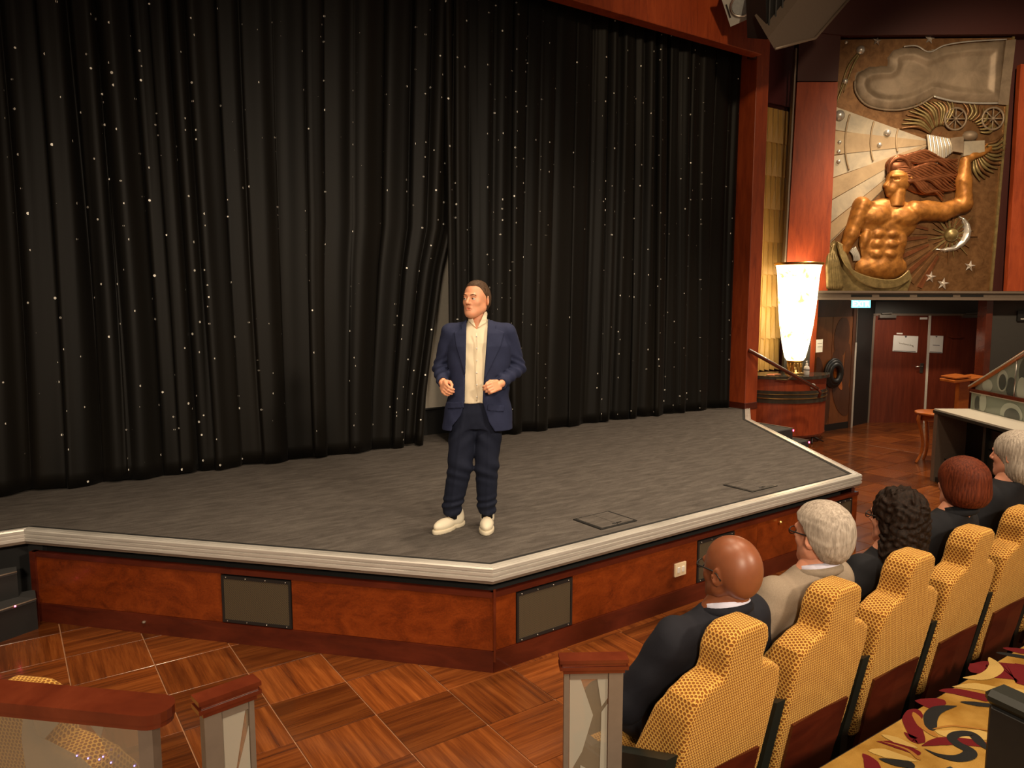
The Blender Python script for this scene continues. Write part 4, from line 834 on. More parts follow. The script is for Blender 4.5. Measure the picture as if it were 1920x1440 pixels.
boval(.12, 1.02, .05, .10, 'glass_dark_oval', -.004, ZT + .01, zl - .05); boval(.24, 1.05, .07, .12, 'glass_pale_oval', -.006, ZT + .01, zl - .05); boval(.78, .98, .20, .14, 'glass_pale_oval', -.004, ZT + .01, zl - .05); boval(.80, .96, .14, .10, 'glass_dark_oval', -.008, ZT + .01, zl - .05)
lc = thing('lectern', tuple(onz(1797, 840, 0)), 'small orange wood lectern standing behind the console desk', 'lectern', R(-32))
part('post', MB().box((0, 0, .53), (.085, .05, .53), bev=.006), 'orange_wood', lc); part('base', MB().box((0, 0, .015), (.22, .18, .015), bev=.006), 'orange_wood', lc); part('reading_top', MB().box((.0, 0, 1.10), (.26, .19, .02), bev=.006, M=Matrix.Rotation(R(-7), 3, 'Y')), 'orange_wood', lc); part('book_ledge', MB().box((-.12, 0, 1.135), (.12, .19, .012), bev=.004, M=Matrix.Rotation(R(-7), 3, 'Y')), 'orange_wood', lc)
tb = thing('round_side_table', tuple(onz(1748, 868, 0)), 'round orange wood side table with curved legs at the end of the desk', 'table')
part('tabletop', MB().lathe([(.001, .70), (.24, .70), (.265, .715), (.265, .735), (.25, .742), (.001, .742)], k=32), 'orange_wood', tb); part('apron', MB().lathe([(.20, .62), (.20, .70), (.18, .70), (.18, .62), (.20, .62)], k=28), 'orange_wood', tb)
for k in range(4):
    a = R(20 + 90*k + 125); c_, s_ = math.cos(a), math.sin(a)
    part('leg', MB().tube(smooth_path([(c_*r_, s_*r_, z) for r_, z in ((.22, .70), (.235, .62), (.19, .48), (.155, .30), (.17, .14), (.235, .0))], 5), [.045]*6 + [.04]*6 + [.034]*8 + [.028]*6, 8, True, .6), 'orange_wood', tb)

# ================================================================ SEATING TIER BEHIND THE FRONT ROW
TZ, TY = .685, 1.44
tr_ = struct('floor_tier', (4, 0, 0))
part('tier_body', MB().box((4.6, -.08, TZ/2 - .01), (3.4, 1.52, TZ/2 - .01)), 'tier_dark', tr_, True); part('carpet', MB().box((4.6, -.10, TZ - .006), (3.4, 1.52, .006)), 'carpet_gold', tr_, True)
def cpt(u, v): return onz(u, v, TZ + .0015)
def band(mat, pts, w, lift=0.):
    P = smooth_path([cpt(1560 + x/4, 1080 + y/4) for x, y in pts], 8); n = len(P); tt_ = np.linspace(0, 1, n); ws = np.interp(tt_, np.linspace(0, 1, len(w)), w)*np.minimum(1, np.minimum(tt_/.18, (1 - tt_)/.14 + .08))**.6; vs = []
    for i, p in enumerate(P):
        d = (P[min(i + 1, n - 1)] - P[max(i - 1, 0)]).normalized(); s_ = Vector((-d.y, d.x, 0)); vs += [p + s_*ws[i]/2 + Vector((0, 0, lift)), p - s_*ws[i]/2 + Vector((0, 0, lift))]
    o = part('carpet_swirl', MB().add(vs, [(2*i, 2*i + 1, 2*i + 3, 2*i + 2) for i in range(n - 1)]), mat, tr_, True); return o
band('carpet_maroon', [(330, 1240), (480, 1265), (600, 1310), (660, 1340)], [.0, .05, .04, .03], .0002); band('carpet_maroon', [(540, 1170), (640, 1230), (600, 1090), (640, 1000)], [.02, .05, .07, .05], .0004)
band('carpet_maroon', [(670, 1275), (830, 1240), (1010, 1245), (1190, 1270)], [.01, .05, .05, .04], .0006); band('carpet_maroon', [(700, 980), (740, 960), (840, 930)], [.1, .09, .03], .0002); band('carpet_maroon', [(800, 860), (950, 870), (1200, 925)], [.01, .06, .07], .0002)
band('carpet_maroon', [(1040, 720), (1120, 690), (1180, 640)], [.03, .10, .02], .0002); band('carpet_maroon', [(1180, 760), (1290, 720), (1430, 740), (1600, 760)], [.01, .17, .22, .2], .0002); band('carpet_maroon', [(1280, 540), (1400, 560), (1500, 570)], [.02, .06, .05], .0002)
band('carpet_maroon', [(230, 1330), (290, 1390), (310, 1460)], [.01, .05, .06], .0002); band('carpet_cream', [(980, 765), (1140, 755), (1230, 690), (1180, 610)], [.02, .05, .06, .02], .0008)
band('carpet_cream', [(370, 1190), (480, 1230), (640, 1290)], [.01, .045, .01], .0008); band('carpet_cream', [(270, 1310), (400, 1330), (640, 1390)], [.01, .06, .01], .0003); band('carpet_cream', [(770, 1160), (900, 1190), (1190, 1190)], [.01, .06, .07], .0003); band('carpet_cream', [(900, 830), (1100, 830), (1300, 870), (1500, 880)], [.01, .06, .07, .07], .0003)
band('carpet_black', [(940, 975), (800, 1000), (740, 1060), (745, 1160)], [.01, .045, .05, .04], .0010); band('carpet_black', [(1230, 575), (1330, 590), (1480, 615)], [.02, .035, .035], .0010); band('carpet_black', [(960, 945), (1080, 960), (1220, 975)], [.01, .035, .03], .0010)
band('carpet_black', [(690, 1295), (800, 1345), (930, 1370), (1020, 1350), (1030, 1310), (940, 1260), (900, 1215), (950, 1185), (1050, 1190), (1120, 1260), (1180, 1310)], [.01, .03, .04, .045, .045, .04, .035, .035, .04, .04, .03], .0012); band('carpet_black', [(350, 1370), (470, 1400), (620, 1420)], [.01, .04, .05], .0010)
band('carpet_brown', [(750, 1150), (920, 1125), (1190, 1160)], [.005, .012, .012], .0012); band('carpet_brown', [(610, 1020), (680, 1120), (790, 1210)], [.02, .04, .02], .0007); band('carpet_brown', [(370, 1240), (560, 1300), (660, 1380)], [.004, .012, .02], .0007)

# ================================================================ THEATRE SEATS
def shear(z): return (1.06 - z)*.20
OUT = [(-.215, .40), (-.238, .60), (-.243, .95), (-.226, 1.015), (-.170, 1.055), (-.108, 1.072), (-.104, 1.10), (-.112, 1.165), (-.095, 1.218), (-.055, 1.243), (.055, 1.243), (.095, 1.218), (.112, 1.165), (.104, 1.10), (.108, 1.072), (.170, 1.055), (.226, 1.015), (.243, .95), (.238, .60), (.215, .40)]
def fback(x, y, z):
    yy = y - shear(z); d2 = poly2(OUT, x, z); r = .024
    th = .066 + .05*np.clip((np.abs(x) - .13)/.06, 0, 1)*np.clip((.98 - z)/.38, 0, 1) + .012*np.clip((1.03 - z)/.1, 0, 1); yc = th
    w1, w2 = d2 + r, np.abs(yy - yc) - th + r
    d = np.sqrt(np.maximum(w1, 0)**2 + np.maximum(w2, 0)**2) + np.minimum(np.maximum(w1, w2), 0) - r
    return d*.9
s0 = thing('theatre_seat', (2.03, 1.55, 0), 'mustard honeycomb theatre seat nearest the camera, behind the bald man', 'seat', 0, 'front row theatre seats')
link('backrest', sdf_mesh('backrest', fback, (-.26, -.06, .37), (.26, .46, 1.31), .0085), 'mustard_honeycomb', s0)
link('seat_cushion', sdf_mesh('seat_cushion', su(.02, rbox((0, .40, .50), (.222, .25, .065), .05), rbox((0, .62, .48), (.215, .05, .075), .045)), (-.25, .12, .40), (.25, .70, .60), .010), 'mustard_honeycomb', s0)
pm = MB(); NP = 8
for k in range(NP + 1):
    z = .33 + .365*k/NP; y = shear(z) - .012; hw = .175 + .01*(z > .5); dz = .018*0
    pm.v += [(-hw, y + .02, z), (-hw, y, z), (0, y - .004, z + (.012 if k == NP else 0)), (hw, y, z), (hw, y + .02, z)]
for k in range(NP):
    for j in range(4): pm.f.append((k*5 + j, k*5 + j + 1, k*5 + j + 6, k*5 + j + 5)); pm.sm.append(False)
pm.f += [(0, 4, 3, 2, 1), tuple(NP*5 + j for j in (0, 1, 2, 3, 4))]; pm.sm += [False, False]
part('back_panel', pm, 'cherry_dark', s0)
def arm(x):
    a = MB(); a.prism([(x - .026, shear(.82) - .005, .84), (x - .026, .50, .66), (x - .026, .52, .63), (x - .026, .50, .05), (x - .026, .14, .0), (x - .026, shear(.45), .45)], (.052, 0, 0)); return a
ar = part('arm_frame', arm(-.2965), 'dark_green', s0); part('armrest', MB().box((-.2965, .34, .672), (.032, .19, .018), bev=.012), 'black_paint', ar)
part('pedestal', MB().box((0, .34, .21), (.20, .14, .21), bev=.01), 'black_paint', s0)
labs = ['second mustard seat from the camera, behind the man in the grey tweed jacket', 'third mustard seat from the camera, behind the curly dark-haired person', 'fourth mustard seat from the camera, behind the red bobbed hair', 'fifth mustard seat from the camera, at the right edge', 'sixth mustard seat at the far end of the front row, cut off by the frame']
seats = [s0]
for k, lb in enumerate(labs):
    c = copy_tree(s0); c.location = (2.03 + .593*(k + 1), 1.55 + .012*(k + 1), 0); c['label'] = lb; seats.append(c)
cl_ = copy_tree(s0); cl_.location = (-.035, 2.435, 0); cl_.rotation_euler = (0, 0, R(-44)); cl_['label'] = 'mustard honeycomb seat behind the glass balustrade at the left edge'; cl_['group'] = 'seats behind the left balustrade'
for nm, (x, y, zt, lab) in enumerate(((2.0, .778, 1.36, 'black padded seat arm end at the right bottom corner of the frame'), (1.56, .70, 1.345, 'dark seat arm top just showing at the bottom edge on the carpet'))):
    a = thing('seat_arm', (x, y, TZ), lab, 'seat arm', R(-8), 'second row seat arms'); h = zt - TZ
    part('arm_panel', MB().box((.028, -.14, h/2 - .02), (.03, .15, h/2 - .02), bev=.008), 'black_paint', a); part('arm_pad', MB().box((.028, -.14, h - .02), (.04, .16, .02), bev=.014), 'dark_green', a)

# ================================================================ GLASS BALUSTRADES IN FRONT
def rail_section(mb, path, z, hw):
    for dz, w_, t_ in ((0, hw, .012), (-.018, hw*.86, .008), (-.034, hw*.94, .010)):
        n = len(path); L_ = []; R_ = []
        for i, p in enumerate(path):
            d = (path[min(i + 1, n - 1)] - path[max(i - 1, 0)]).normalized(); s_ = Vector((-d.y, d.x, 0)); k = 1.
            L_.append(p + s_*w_); R_.append(p - s_*w_)
        mb.prism([Vector((q.x, q.y, z + dz - t_)) for q in L_ + R_[::-1]], (0, 0, t_*1.8))
LZ = 1.315
ra, rb = Vector((-1.6, 3.76, 0)), Vector((.262, 1.985, 0)); rd = (rb - ra).normalized(); rn = Vector((-rd.y, rd.x, 0))
b1 = thing('glass_balustrade', tuple(rb), 'long frosted glass balustrade with cherry wood rail at the bottom left', 'balustrade', 0, 'glass balustrades by the aisle')
pth = [ra, rb]; hw = .052
capm = MB()
for dz, w_, t_ in ((0, hw, .026), (-.020, hw*.93, .020)):
    L_ = [ra + rn*w_, rb + rn*w_] + [rb + rn*w_*math.cos(a) + rd*w_*math.sin(a) for a in [PI*k/10 for k in range(1, 10)]] + [rb - rn*w_, ra - rn*w_]
    capm.prism([Vector((q.x, q.y, LZ + dz - t_)) for q in L_], (0, 0, t_))
part('top_rail', capm, 'cherry_rail', b1, True)
gp = lambda s, z, o=0: rb + rd*s + rn*o + Vector((0, 0, z))
part('end_post', MB().prism([gp(-.035, .0, -.016), gp(.005, .0, -.016), gp(.005, .0, .016), gp(-.035, .0, .016)], (0, 0, LZ - .045)), 'taupe_metal', b1, True)
gl = part('glass_panel', MB().prism([gp(-.04, .15, .006), gp(-2.2, .15, .006), gp(-2.2, LZ - .045, .006), gp(-.04, LZ - .045, .006)], -rn*.012), 'glass_warm', b1, True)
def frost(pts, mat='glass_frost', o=.008): part('frosted_shape', MB().prism([gp(s, z, o) for s, z in pts], rn*.002), mat, gl, True)
nl_ = rn
def gpx(u, v): p = onplane(u, v, rb + rn*.008, rn); return ((p - rb).dot(rd), p.z)
frost([gpx(*p) for p in ((46, 1304), (40, 1385), (48, 1440), (300, 1560), (150, 1420), (95, 1392), (70, 1380))]); frost([gpx(*p) for p in ((54, 1305), (205, 1322), (188, 1385), (160, 1350), (120, 1345), (70, 1400), (50, 1380))], 'glass_frost', .0085)
frost([gpx(*p) for p in ((205, 1322), (282, 1333), (284, 1440), (215, 1440), (188, 1388))], 'glass_warm', .0088)
def stub(name_label, pa, pb, z, glass_shapes, hw=.03, nub=0):
    d = (pb - pa).normalized(); n_ = Vector((-d.y, d.x, 0)); o = thing('glass_balustrade', tuple(pa), name_label, 'balustrade', 0, 'glass balustrades by the aisle')
    cm = MB()
    for dz, e, w_, t_ in ((0, .012, hw, .012), (-.013, .004, hw*.85, .010), (-.024, .012, hw, .012), (-.037, .0, hw*.8, .012)):
        cm.prism([Vector((q.x, q.y, z + dz - t_)) for q in (pa - d*e + n_*w_, pb + d*e + n_*w_, pb + d*e - n_*w_, pa - d*e - n_*w_)], (0, 0, t_))
    part('top_rail', cm, 'cherry_rail', o, True)
    def col(a, b, w_, mat, nm): part(nm, MB().prism([pa + d*a + n_*w_, pa + d*b + n_*w_, pa + d*b - n_*w_, pa + d*a - n_*w_], (0, 0, z - .045)), mat, o, True)
    L_ = (pb - pa).length
    if nub == 0: col(.004, .050, .016, 'taupe_metal', 'end_post'); col(L_ - .018, L_ - .004, .012, 'taupe_metal', 'end_post'); g0, g1 = .052, L_ - .02
    else: col(.004, .022, .012, 'taupe_metal', 'end_post'); col(L_ - .052, L_ - .004, .016, 'taupe_metal', 'end_post'); g0, g1 = .024, L_ - .054
    col(g0 - .004, g1 + .004, .013, 'taupe_metal', 'sub') if False else None
    part('top_frame', MB().prism([pa + d*g0 + n_*.012 + Vector((0, 0, z - .075)), pa + d*g1 + n_*.012 + Vector((0, 0, z - .075)), pa + d*g1 - n_*.012 + Vector((0, 0, z - .075)), pa + d*g0 - n_*.012 + Vector((0, 0, z - .075))], (0, 0, .03)), 'taupe_metal', o, True)
    g_ = part('glass_panel', MB().prism([pa + d*g0 + n_*.005, pa + d*g1 + n_*.005, pa + d*g1 - n_*.005, pa + d*g0 - n_*.005], (0, 0, z - .07)), 'glass_warm', o, True)
    for pts in glass_shapes: part('frosted_shape', MB().prism([pa + d*(g0 + (g1 - g0)*s) + Vector((0, 0, z - .075 - h_)) - n_*.0062 for s, h_ in pts], -n_*.002), 'glass_frost', g_, True)
    return o
stub('short glass balustrade end standing just right of the long left balustrade', Vector((.372, 1.985, 0)), Vector((.515, 2.005, 0)), 1.30, [[(0, 0), (.9, .0), (.3, .22), (0, .30)], [(.3, .22), (1, .05), (1, .5), (.4, .5)]], .028, 0)
stub('short glass balustrade end beside the nearest mustard seat', Vector((1.488, 1.865, 0)), Vector((1.662, 1.755, 0)), 1.145, [[(.0, 0), (.28, 0), (.62, .13), (.34, .26), (.0, .34)], [(.72, 0), (1, 0), (1, .07), (.84, .10)], [(.3, .31), (.55, .33), (.7, .48), (.2, .48)], [(.84, .12), (1, .09), (1, .5), (.8, .5)]], .030, 1)
sa = thing('seat_arm', (.36, 2.22, 0), 'dark rounded seat arm between the two left balustrades at the bottom edge', 'seat arm', R(40)); part('arm_panel', MB().box((0, 0, .4), (.045, .16, .40), bev=.03), 'dark_green', sa); part('arm_pad', MB().box((0, 0, .815), (.055, .17, .02), bev=.014), 'black_paint', sa)
for k, (u, v) in enumerate(((144, 1417), (165, 1422), (186, 1424), (193, 1419), (208, 1430), (252, 1436))):
    p = onplane(u, v, rb - rn*.009, rn); part('light_fleck', MB().sphere(tuple(p), .0022, 8), 'blue_led', gl, True)

# ================================================================ PEOPLE
def xf(f, c, yaw=0, pitch=0, roll=0, s=1.):
    M = np.array((Matrix.Rotation(yaw, 3, 'Z') @ Matrix.Rotation(roll, 3, 'Y') @ Matrix.Rotation(pitch, 3, 'X')).transposed())
    def g(x, y, z):
        p = ((x - c[0])/s, (y - c[1])/s, (z - c[2])/s); q = [M[i, 0]*p[0] + M[i, 1]*p[1] + M[i, 2]*p[2] for i in range(3)]; return f(*q)*s
    return g
CRAN = su(.03, ell((0, .015, .032), (.077, .098, .086)), ell((0, .045, -.01), (.070, .065, .075)))
def head_f(nose=1.):
    b = su(.03, CRAN, ell((0, -.028, -.030), (.062, .062, .082)), cap((-.050, -.002, -.058), (-.018, -.055, -.088), .024, .024), cap((.050, -.002, -.058), (.018, -.055, -.088), .024, .024), ell((0, -.068, -.096), (.022, .020, .017)))
    b = su(.014, b, cap((-.034, -.079, .023), (.034, -.079, .023), .010), ell((-.036, -.055, -.020), (.024, .020, .024)), ell((.036, -.055, -.020), (.024, .020, .024)))
    b = cut(.012, b, ell((-.031, -.098, .004), (.017, .013, .009)), ell((.031, -.098, .004), (.017, .013, .009)))
    b = su(.007, b, cap((0, -.086, .014), (0, -.107, -.024), .007, .0110), ell((-.0105, -.094, -.029), (.008, .010, .007)), ell((.0105, -.094, -.029), (.008, .010, .007)), ell((0, -.082, -.058), (.024, .012, .014)))
    b = su(.003, b, cap((-.016, -.0885, -.0555), (.016, -.0885, -.0555), .0042), cap((-.012, -.0895, -.0675), (.012, -.0895, -.0675), .0050))
    for sx in (-1, 1): b = su(.004, b, cut(.004, ell((sx*.080, .018, -.006), (.0075, .019, .032), rz=sx*.45), ell((sx*.088, .014, -.002), (.006, .011, .020), rz=sx*.45)))
    return cut(.003, b, ell((0, -.098, -.0612), (.013, .014, .0030)))
HEADF = head_f()
def lips(x, y, z): return np.clip(1.5 - 1.4*np.abs(np.stack([x/.021, (z + .0615)/.0105, (y + .090)/.018])).max(0), 0, 1)*.7
def merge(name, pieces, mat, parent):
    Ps, Qs, Ts = [], [], []; k = 0
    for P, Q, T in pieces: Ps.append(P); Qs.append(Q + k); Ts.append(T); k += len(P)
    P = np.concatenate(Ps); Q = np.concatenate(Qs); T = np.concatenate(Ts); me = bpy.data.meshes.new(name)
    me.vertices.add(len(P)); me.vertices.foreach_set('co', P.astype(np.float32).ravel()); me.loops.add(Q.size); me.loops.foreach_set('vertex_index', Q.astype(np.int32).ravel())
    me.polygons.add(len(Q)); me.polygons.foreach_set('loop_start', np.arange(0, Q.size, 4, dtype=np.int32)); me.update(calc_edges=True); me.polygons.foreach_set('use_smooth', [True]*len(me.polygons))
    a = me.color_attributes.new('tint', 'FLOAT_COLOR', 'POINT'); a.data.foreach_set('color', np.stack([T, T*0, T*0, T*0 + 1], 1).astype(np.float32).ravel()); return link(name, me, mat, parent)
def head_piece(c, yaw, pitch, s, roll=0, h=.0036, neck=None, f=HEADF):
    """mesh of head (+ neck to the given point) in person space, lips tinted"""
    P, Q = nets(f, (-.098, -.128, -.128), (.098, .128, .128), h/s*1.0); T = lips(P[:, 0], P[:, 1], P[:, 2])
    M = np.array(Matrix.Rotation(yaw, 3, 'Z') @ Matrix.Rotation(roll, 3, 'Y') @ Matrix.Rotation(pitch, 3, 'X')); return (P*s) @ M.T + np.array(c), Q, T
def loc(p, c, yaw, pitch, s, roll=0): M = Matrix.Rotation(yaw, 3, 'Z') @ Matrix.Rotation(roll, 3, 'Y') @ Matrix.Rotation(pitch, 3, 'X'); return tuple(M @ (Vector(p)*s) + Vector(c))
def finger(pts, r): return su(.004, *[cap(pts[i], pts[i + 1], r[i], r[i + 1]) for i in range(len(pts) - 1)])
def hand_f(side, curl=1.):
    """palm with five fingers; local: wrist at origin, fingers along -y, palm facing +x*side (inward), thumb up"""
    fs = [rbox((0, -.045, 0), (.014, .045, .040), .013), cap((0, .02, 0), (0, -.01, 0), .027, .024)]
    for k, (z, L_) in enumerate(((.030, .070), (.010, .078), (-.011, .072), (-.030, .056))):
        a1, a2, a3 = .45*curl + .1*k*.3, 1.25*curl + .12*k, 1.9*curl + .1*k; p = np.array([0, -.085, z]); P = [tuple(p)]
        for a, l in ((a1, L_*.45), (a2, L_*.32), (a3, L_*.25)): p = p + np.array([side*math.sin(a)*l, -math.cos(a)*l, -.02*z]); P.append(tuple(p))
        fs.append(finger(P, (.0105, .0098, .009, .0078)))
    fs.append(finger([(side*.008, -.018, .030), (side*.026, -.050, .046), (side*.036, -.078, .042), (side*.036, -.102, .030)], (.015, .0125, .0105, .009)))
    return su(.006, *fs)
def hand_piece(side, c, yaw, pitch, roll, curl=1., s=1., h=.0036):
    P, Q = nets(hand_f(side, curl), (-.075, -.20, -.075), (.075, .055, .08), h); M = np.array(Matrix.Rotation(yaw, 3, 'Z') @ Matrix.Rotation(roll, 3, 'Y') @ Matrix.Rotation(pitch, 3, 'X')); return (P*s) @ M.T + np.array(c), Q, np.zeros(len(P))
def piece(f, lo, hi, h): P, Q = nets(f, lo, hi, h); return P, Q, np.zeros(len(P))

# ---- the speaker on stage (local x = to the viewer's right, -y = towards the audience)
sp = thing('person', (2.72, 4.52, .679), 'man in navy suit, open cream shirt and white trainers speaking on the stage', 'person', R(-31))
HC_, HY, HP = (.066, -.005, 1.650), R(-32), R(-3)
SHL, ELL, WRL = (-.118, .01, 1.425), (-.185, .075, 1.165), (-.165, -.135, 1.080); SHR, ELR, WRR = (.290, .01, 1.425), (.365, .070, 1.165), (.232, -.150, 1.070)
bodyf = su(.05, cap((.074, .020, 1.57), (.082, .03, 1.42), .060, .066), ell((.085, .02, 1.30), (.16, .09, .16)), ell((.075, .02, 1.05), (.14, .09, .16)), cap(SHL, ELL, .048, .038), cap(ELL, WRL, .038, .026), cap(SHR, ELR, .048, .038), cap(ELR, WRR, .038, .026),
            cap((-.01, .01, .88), (-.045, 0, .47), .075, .052), cap((-.045, 0, .47), (-.116, .025, .07), .05, .034), cap((.15, .01, .88), (.137, 0, .47), .075, .052), cap((.137, 0, .47), (.136, .03, .07), .05, .034))
merge('body', [head_piece(HC_, HY, HP, 1.08), piece(bodyf, (-.28, -.25, 0), (.47, .2, 1.62), .011), hand_piece(1, (WRL[0] - .002, WRL[1] - .012, WRL[2] - .006), R(18), R(18), R(22), .95, .98), hand_piece(-1, (WRR[0] - .008, WRR[1] - .010, WRR[2] - .002), R(-42), R(8), R(-25), .98, .98)], 'skin_fair', sp)
for sx in (-1, 1):
    e = part('eye', MB().sphere(loc((sx*.031, -.0775, .003), HC_, HY, HP, 1.08), .0122, 14), 'eye_white', sp); part('iris', MB().sphere(loc((sx*.031 - .001, -.0860, .0025), HC_, HY, HP, 1.08), .0056, 10), 'eye_dark', e)
    part('eyebrow', MB().tube([loc(p, HC_, HY, HP, 1.08) for p in ((sx*.014, -.0915, .0245), (sx*.031, -.0910, .0290), (sx*.049, -.0795, .0230))], [.0030, .0038, .0022], 6), 'brow_brown', sp)
    part('eyelid', MB().tube([loc(p, HC_, HY, HP, 1.08) for p in ((sx*.019, -.0855, .0065), (sx*.031, -.0885, .0105), (sx*.043, -.0825, .0065))], .0034, 6), 'skin_fair', e)
def hairline(y): return np.interp(y, [-.10, -.055, -.038, -.024, .0, .012, .025, .05, .12], [.106, .095, .072, .045, .018, -.018, -.045, -.078, -.085])
hairf = lambda x, y, z: np.maximum(CRAN(x, y, z) - .0042 - .0012*np.sin(x*190 + z*60)*np.sin(y*150) - .0055*np.clip((z - .085)/.03, 0, 1), (hairline(y) + .012*np.clip((np.abs(x) - .045)/.03, -1, 0)*(y < -.03) - z)*.7)
def hair_obj(f, c, yaw, pitch, s, mat, parent, lo=(-.1, -.13, -.12), hi=(.1, .14, .14), h=.004, nm='hair', roll=0):
    M = np.array(Matrix.Rotation(yaw, 3, 'Z') @ Matrix.Rotation(roll, 3, 'Y') @ Matrix.Rotation(pitch, 3, 'X')); return link(nm, sdf_mesh(nm, f, lo, hi, h, tf=lambda P: (P*s) @ M.T + np.array(c)), mat, parent)
hair_obj(hairf, HC_, HY, HP, 1.08, 'hair_brown', sp)
# trousers
legL = su(.02, cap((-.026, .01, .84), (-.052, -.012, .47), .106, .088), cap((-.052, -.012, .47), (-.118, .024, .14), .088, .070)); legR = su(.02, cap((.158, .01, .84), (.136, -.012, .47), .106, .084), cap((.136, -.012, .47), (.137, .030, .14), .084, .068))
crease = lambda L, x0, z0, x1, z1: lambda x, y, z: L(x, y, z) - .006*np.exp(-((x - (x0 + (x1 - x0)*(z - z0)/(z1 - z0)))/.012)**2)*(y < 0)
legL = crease(legL, -.03, .84, -.122, .14); legR = crease(legR, .155, .84, .137, .14)
def folds(L): return lambda x, y, z: L(x, y, z) + .0055*np.sin(z*62 + 26*x + 14*y + 2*np.sin(z*17))*np.exp(-((z - .47)/.10)**2) + .007*np.sin(z*85 - 22*x + 1.3*np.sin(z*30))*np.exp(-((z - .17)/.07)**2) + .005*np.sin(z*50 + 46*np.abs(x - .06) + 1)*np.exp(-((z - .70)/.08)**2)
leg = folds(lambda x, y, z: su(.018, loft([.74, .86, .97], [.180, .185, .165], [.118, .125, .115], [.066, .067, .07], [.015, .012, .01]), legL, legR)(x, y, z))
trf = lambda x, y, z: np.maximum(leg(x, y, z), (.105 + .25*np.clip(y, -.1, .1) - z))
link('trousers', sdf_mesh('trousers', trf, (-.24, -.17, .07), (.30, .19, .98), .0065), 'navy_trousers', sp)
b_ = part('belt', MB().lathe([(1, .925), (1.02, .925), (1.02, .955), (1, .955)], k=40), 'shoe_dark', sp)
for v in b_.data.vertices: v.co.x = .07 + v.co.x*.168; v.co.y = .01 + v.co.y*.116
# shirt
shirt = su(.03, loft([.93, 1.05, 1.2, 1.35, 1.44, 1.50], [.160, .165, .175, .175, .13, .070], [.122, .128, .128, .118, .09, .066], [.072, .075, .08, .082, .082, .078], [.005, .005, .005, .01, .018, .022]), cap((.075, .02, 1.54), (.082, .026, 1.46), .060, .066))
shirt = wrinkle(shirt, .0035, 40, 20, 30, .4)
shf = cut(.008, lambda x, y, z: np.maximum(shirt(x, y, z), z - 1.555 + .35*np.clip(-(y + .0), 0, .1)), lambda x, y, z: np.maximum(np.abs(x - .068) - .9*np.clip(z - 1.445, 0, .2), np.maximum(y + .01, 1.445 - z)))
so = link('shirt', sdf_mesh('shirt', shf, (-.13, -.16, .92), (.29, .16, 1.58), .006), 'shirt_cream', sp)
for s_, pts in ((-1, [(.066, 1.455), (.012, 1.50), (.005, 1.565), (.028, 1.56)]), (1, [(.075, 1.455), (.135, 1.49), (.150, 1.57), (.125, 1.565)])):
    fcol = lambda x, y, z, P=pts: np.maximum(np.abs(shirt(x, y, z) - .009) - .0045, np.maximum(poly2(P, x, z), y - .01))
    link('collar', sdf_mesh('collar', fcol, (-.02, -.13, 1.42), (.18, .03, 1.59), .004), 'shirt_cream', so)
part('placket', MB().tube([(.066 + .004*math.sin(z*20), -.128 + .02*max(0, z - 1.3) - .002, z) for z in np.linspace(.95, 1.42, 16)], .006, 6, True, .5), 'shirt_cream', so)
for z in np.linspace(.98, 1.40, 6): part('button', MB().sphere((.067, -.134 + .02*max(0, z - 1.3), z), .0055, 8), 'paper', so)
# jacket
jt = loft([.735, .80, .90, 1.05, 1.2, 1.33, 1.42, 1.47, 1.50], [.252, .248, .232, .212, .222, .226, .205, .150, .09], [.158, .156, .150, .142, .150, .146, .122, .096, .075], [.075, .076, .078, .082, .085, .086, .086, .084, .082], [.0, .0, .002, .004, .004, .006, .012, .018, .022], 2.25)
jt = su(.045, jt, cap((-.070, .014, 1.428), (.240, .014, 1.428), .060, .060)); sl_ = su(.02, cap((SHL[0] + .008, SHL[1], SHL[2] - .005), ELL, .070, .056), cap(ELL, (WRL[0], WRL[1] + .02, WRL[2] + .002), .058, .044)); sr_ = su(.02, cap((SHR[0] - .008, SHR[1], SHR[2] - .005), ELR, .070, .056), cap(ELR, (WRR[0], WRR[1] + .02, WRR[2] + .002), .058, .044))
jk0 = su(.012, jt, sl_, sr_)
def jk(x, y, z):
    arm_ = np.minimum(sl_(x, y, z), sr_(x, y, z)) < .012; el = np.exp(-((z - 1.15)/.10)**2)
    return jk0(x, y, z) + np.where(arm_, .0060*np.sin(z*95 + 60*np.abs(x - .08) + 40*y + 2*np.sin(z*31))*el, 0) + .0028*np.sin(x*30 + 2*np.sin(z*9))*np.sin(z*26 + x*12) + .0045*np.sin(z*40 + 55*np.abs(x - .075) + 1.2)*np.exp(-((z - 1.0)/.12)**2)*(~arm_)
OPEN = [(-.004, 1.58), (-.012, 1.2), (-.017, .95), (-.045, .85), (-.105, .772), (-.125, .64), (.205, .64), (.19, .735), (.150, .80), (.106, .94), (.116, 1.11), (.145, 1.46), (.155, 1.58)]
jop = lambda x, y, z: np.maximum(poly2(OPEN, x, z), y - .015)
jf = cut(.006, jk, jop, cap((.075, .02, 1.62), (.08, .02, 1.49), .075, .075), cap(WRL, (WRL[0], WRL[1] - .09, WRL[2] - .02), .034, .034), cap(WRR, (WRR[0] - .06, WRR[1] - .06, WRR[2] - .01), .034, .034))
jo = link('jacket', sdf_mesh('jacket', jf, (-.30, -.23, .71), (.48, .22, 1.54), .0068), 'navy_suit', sp)
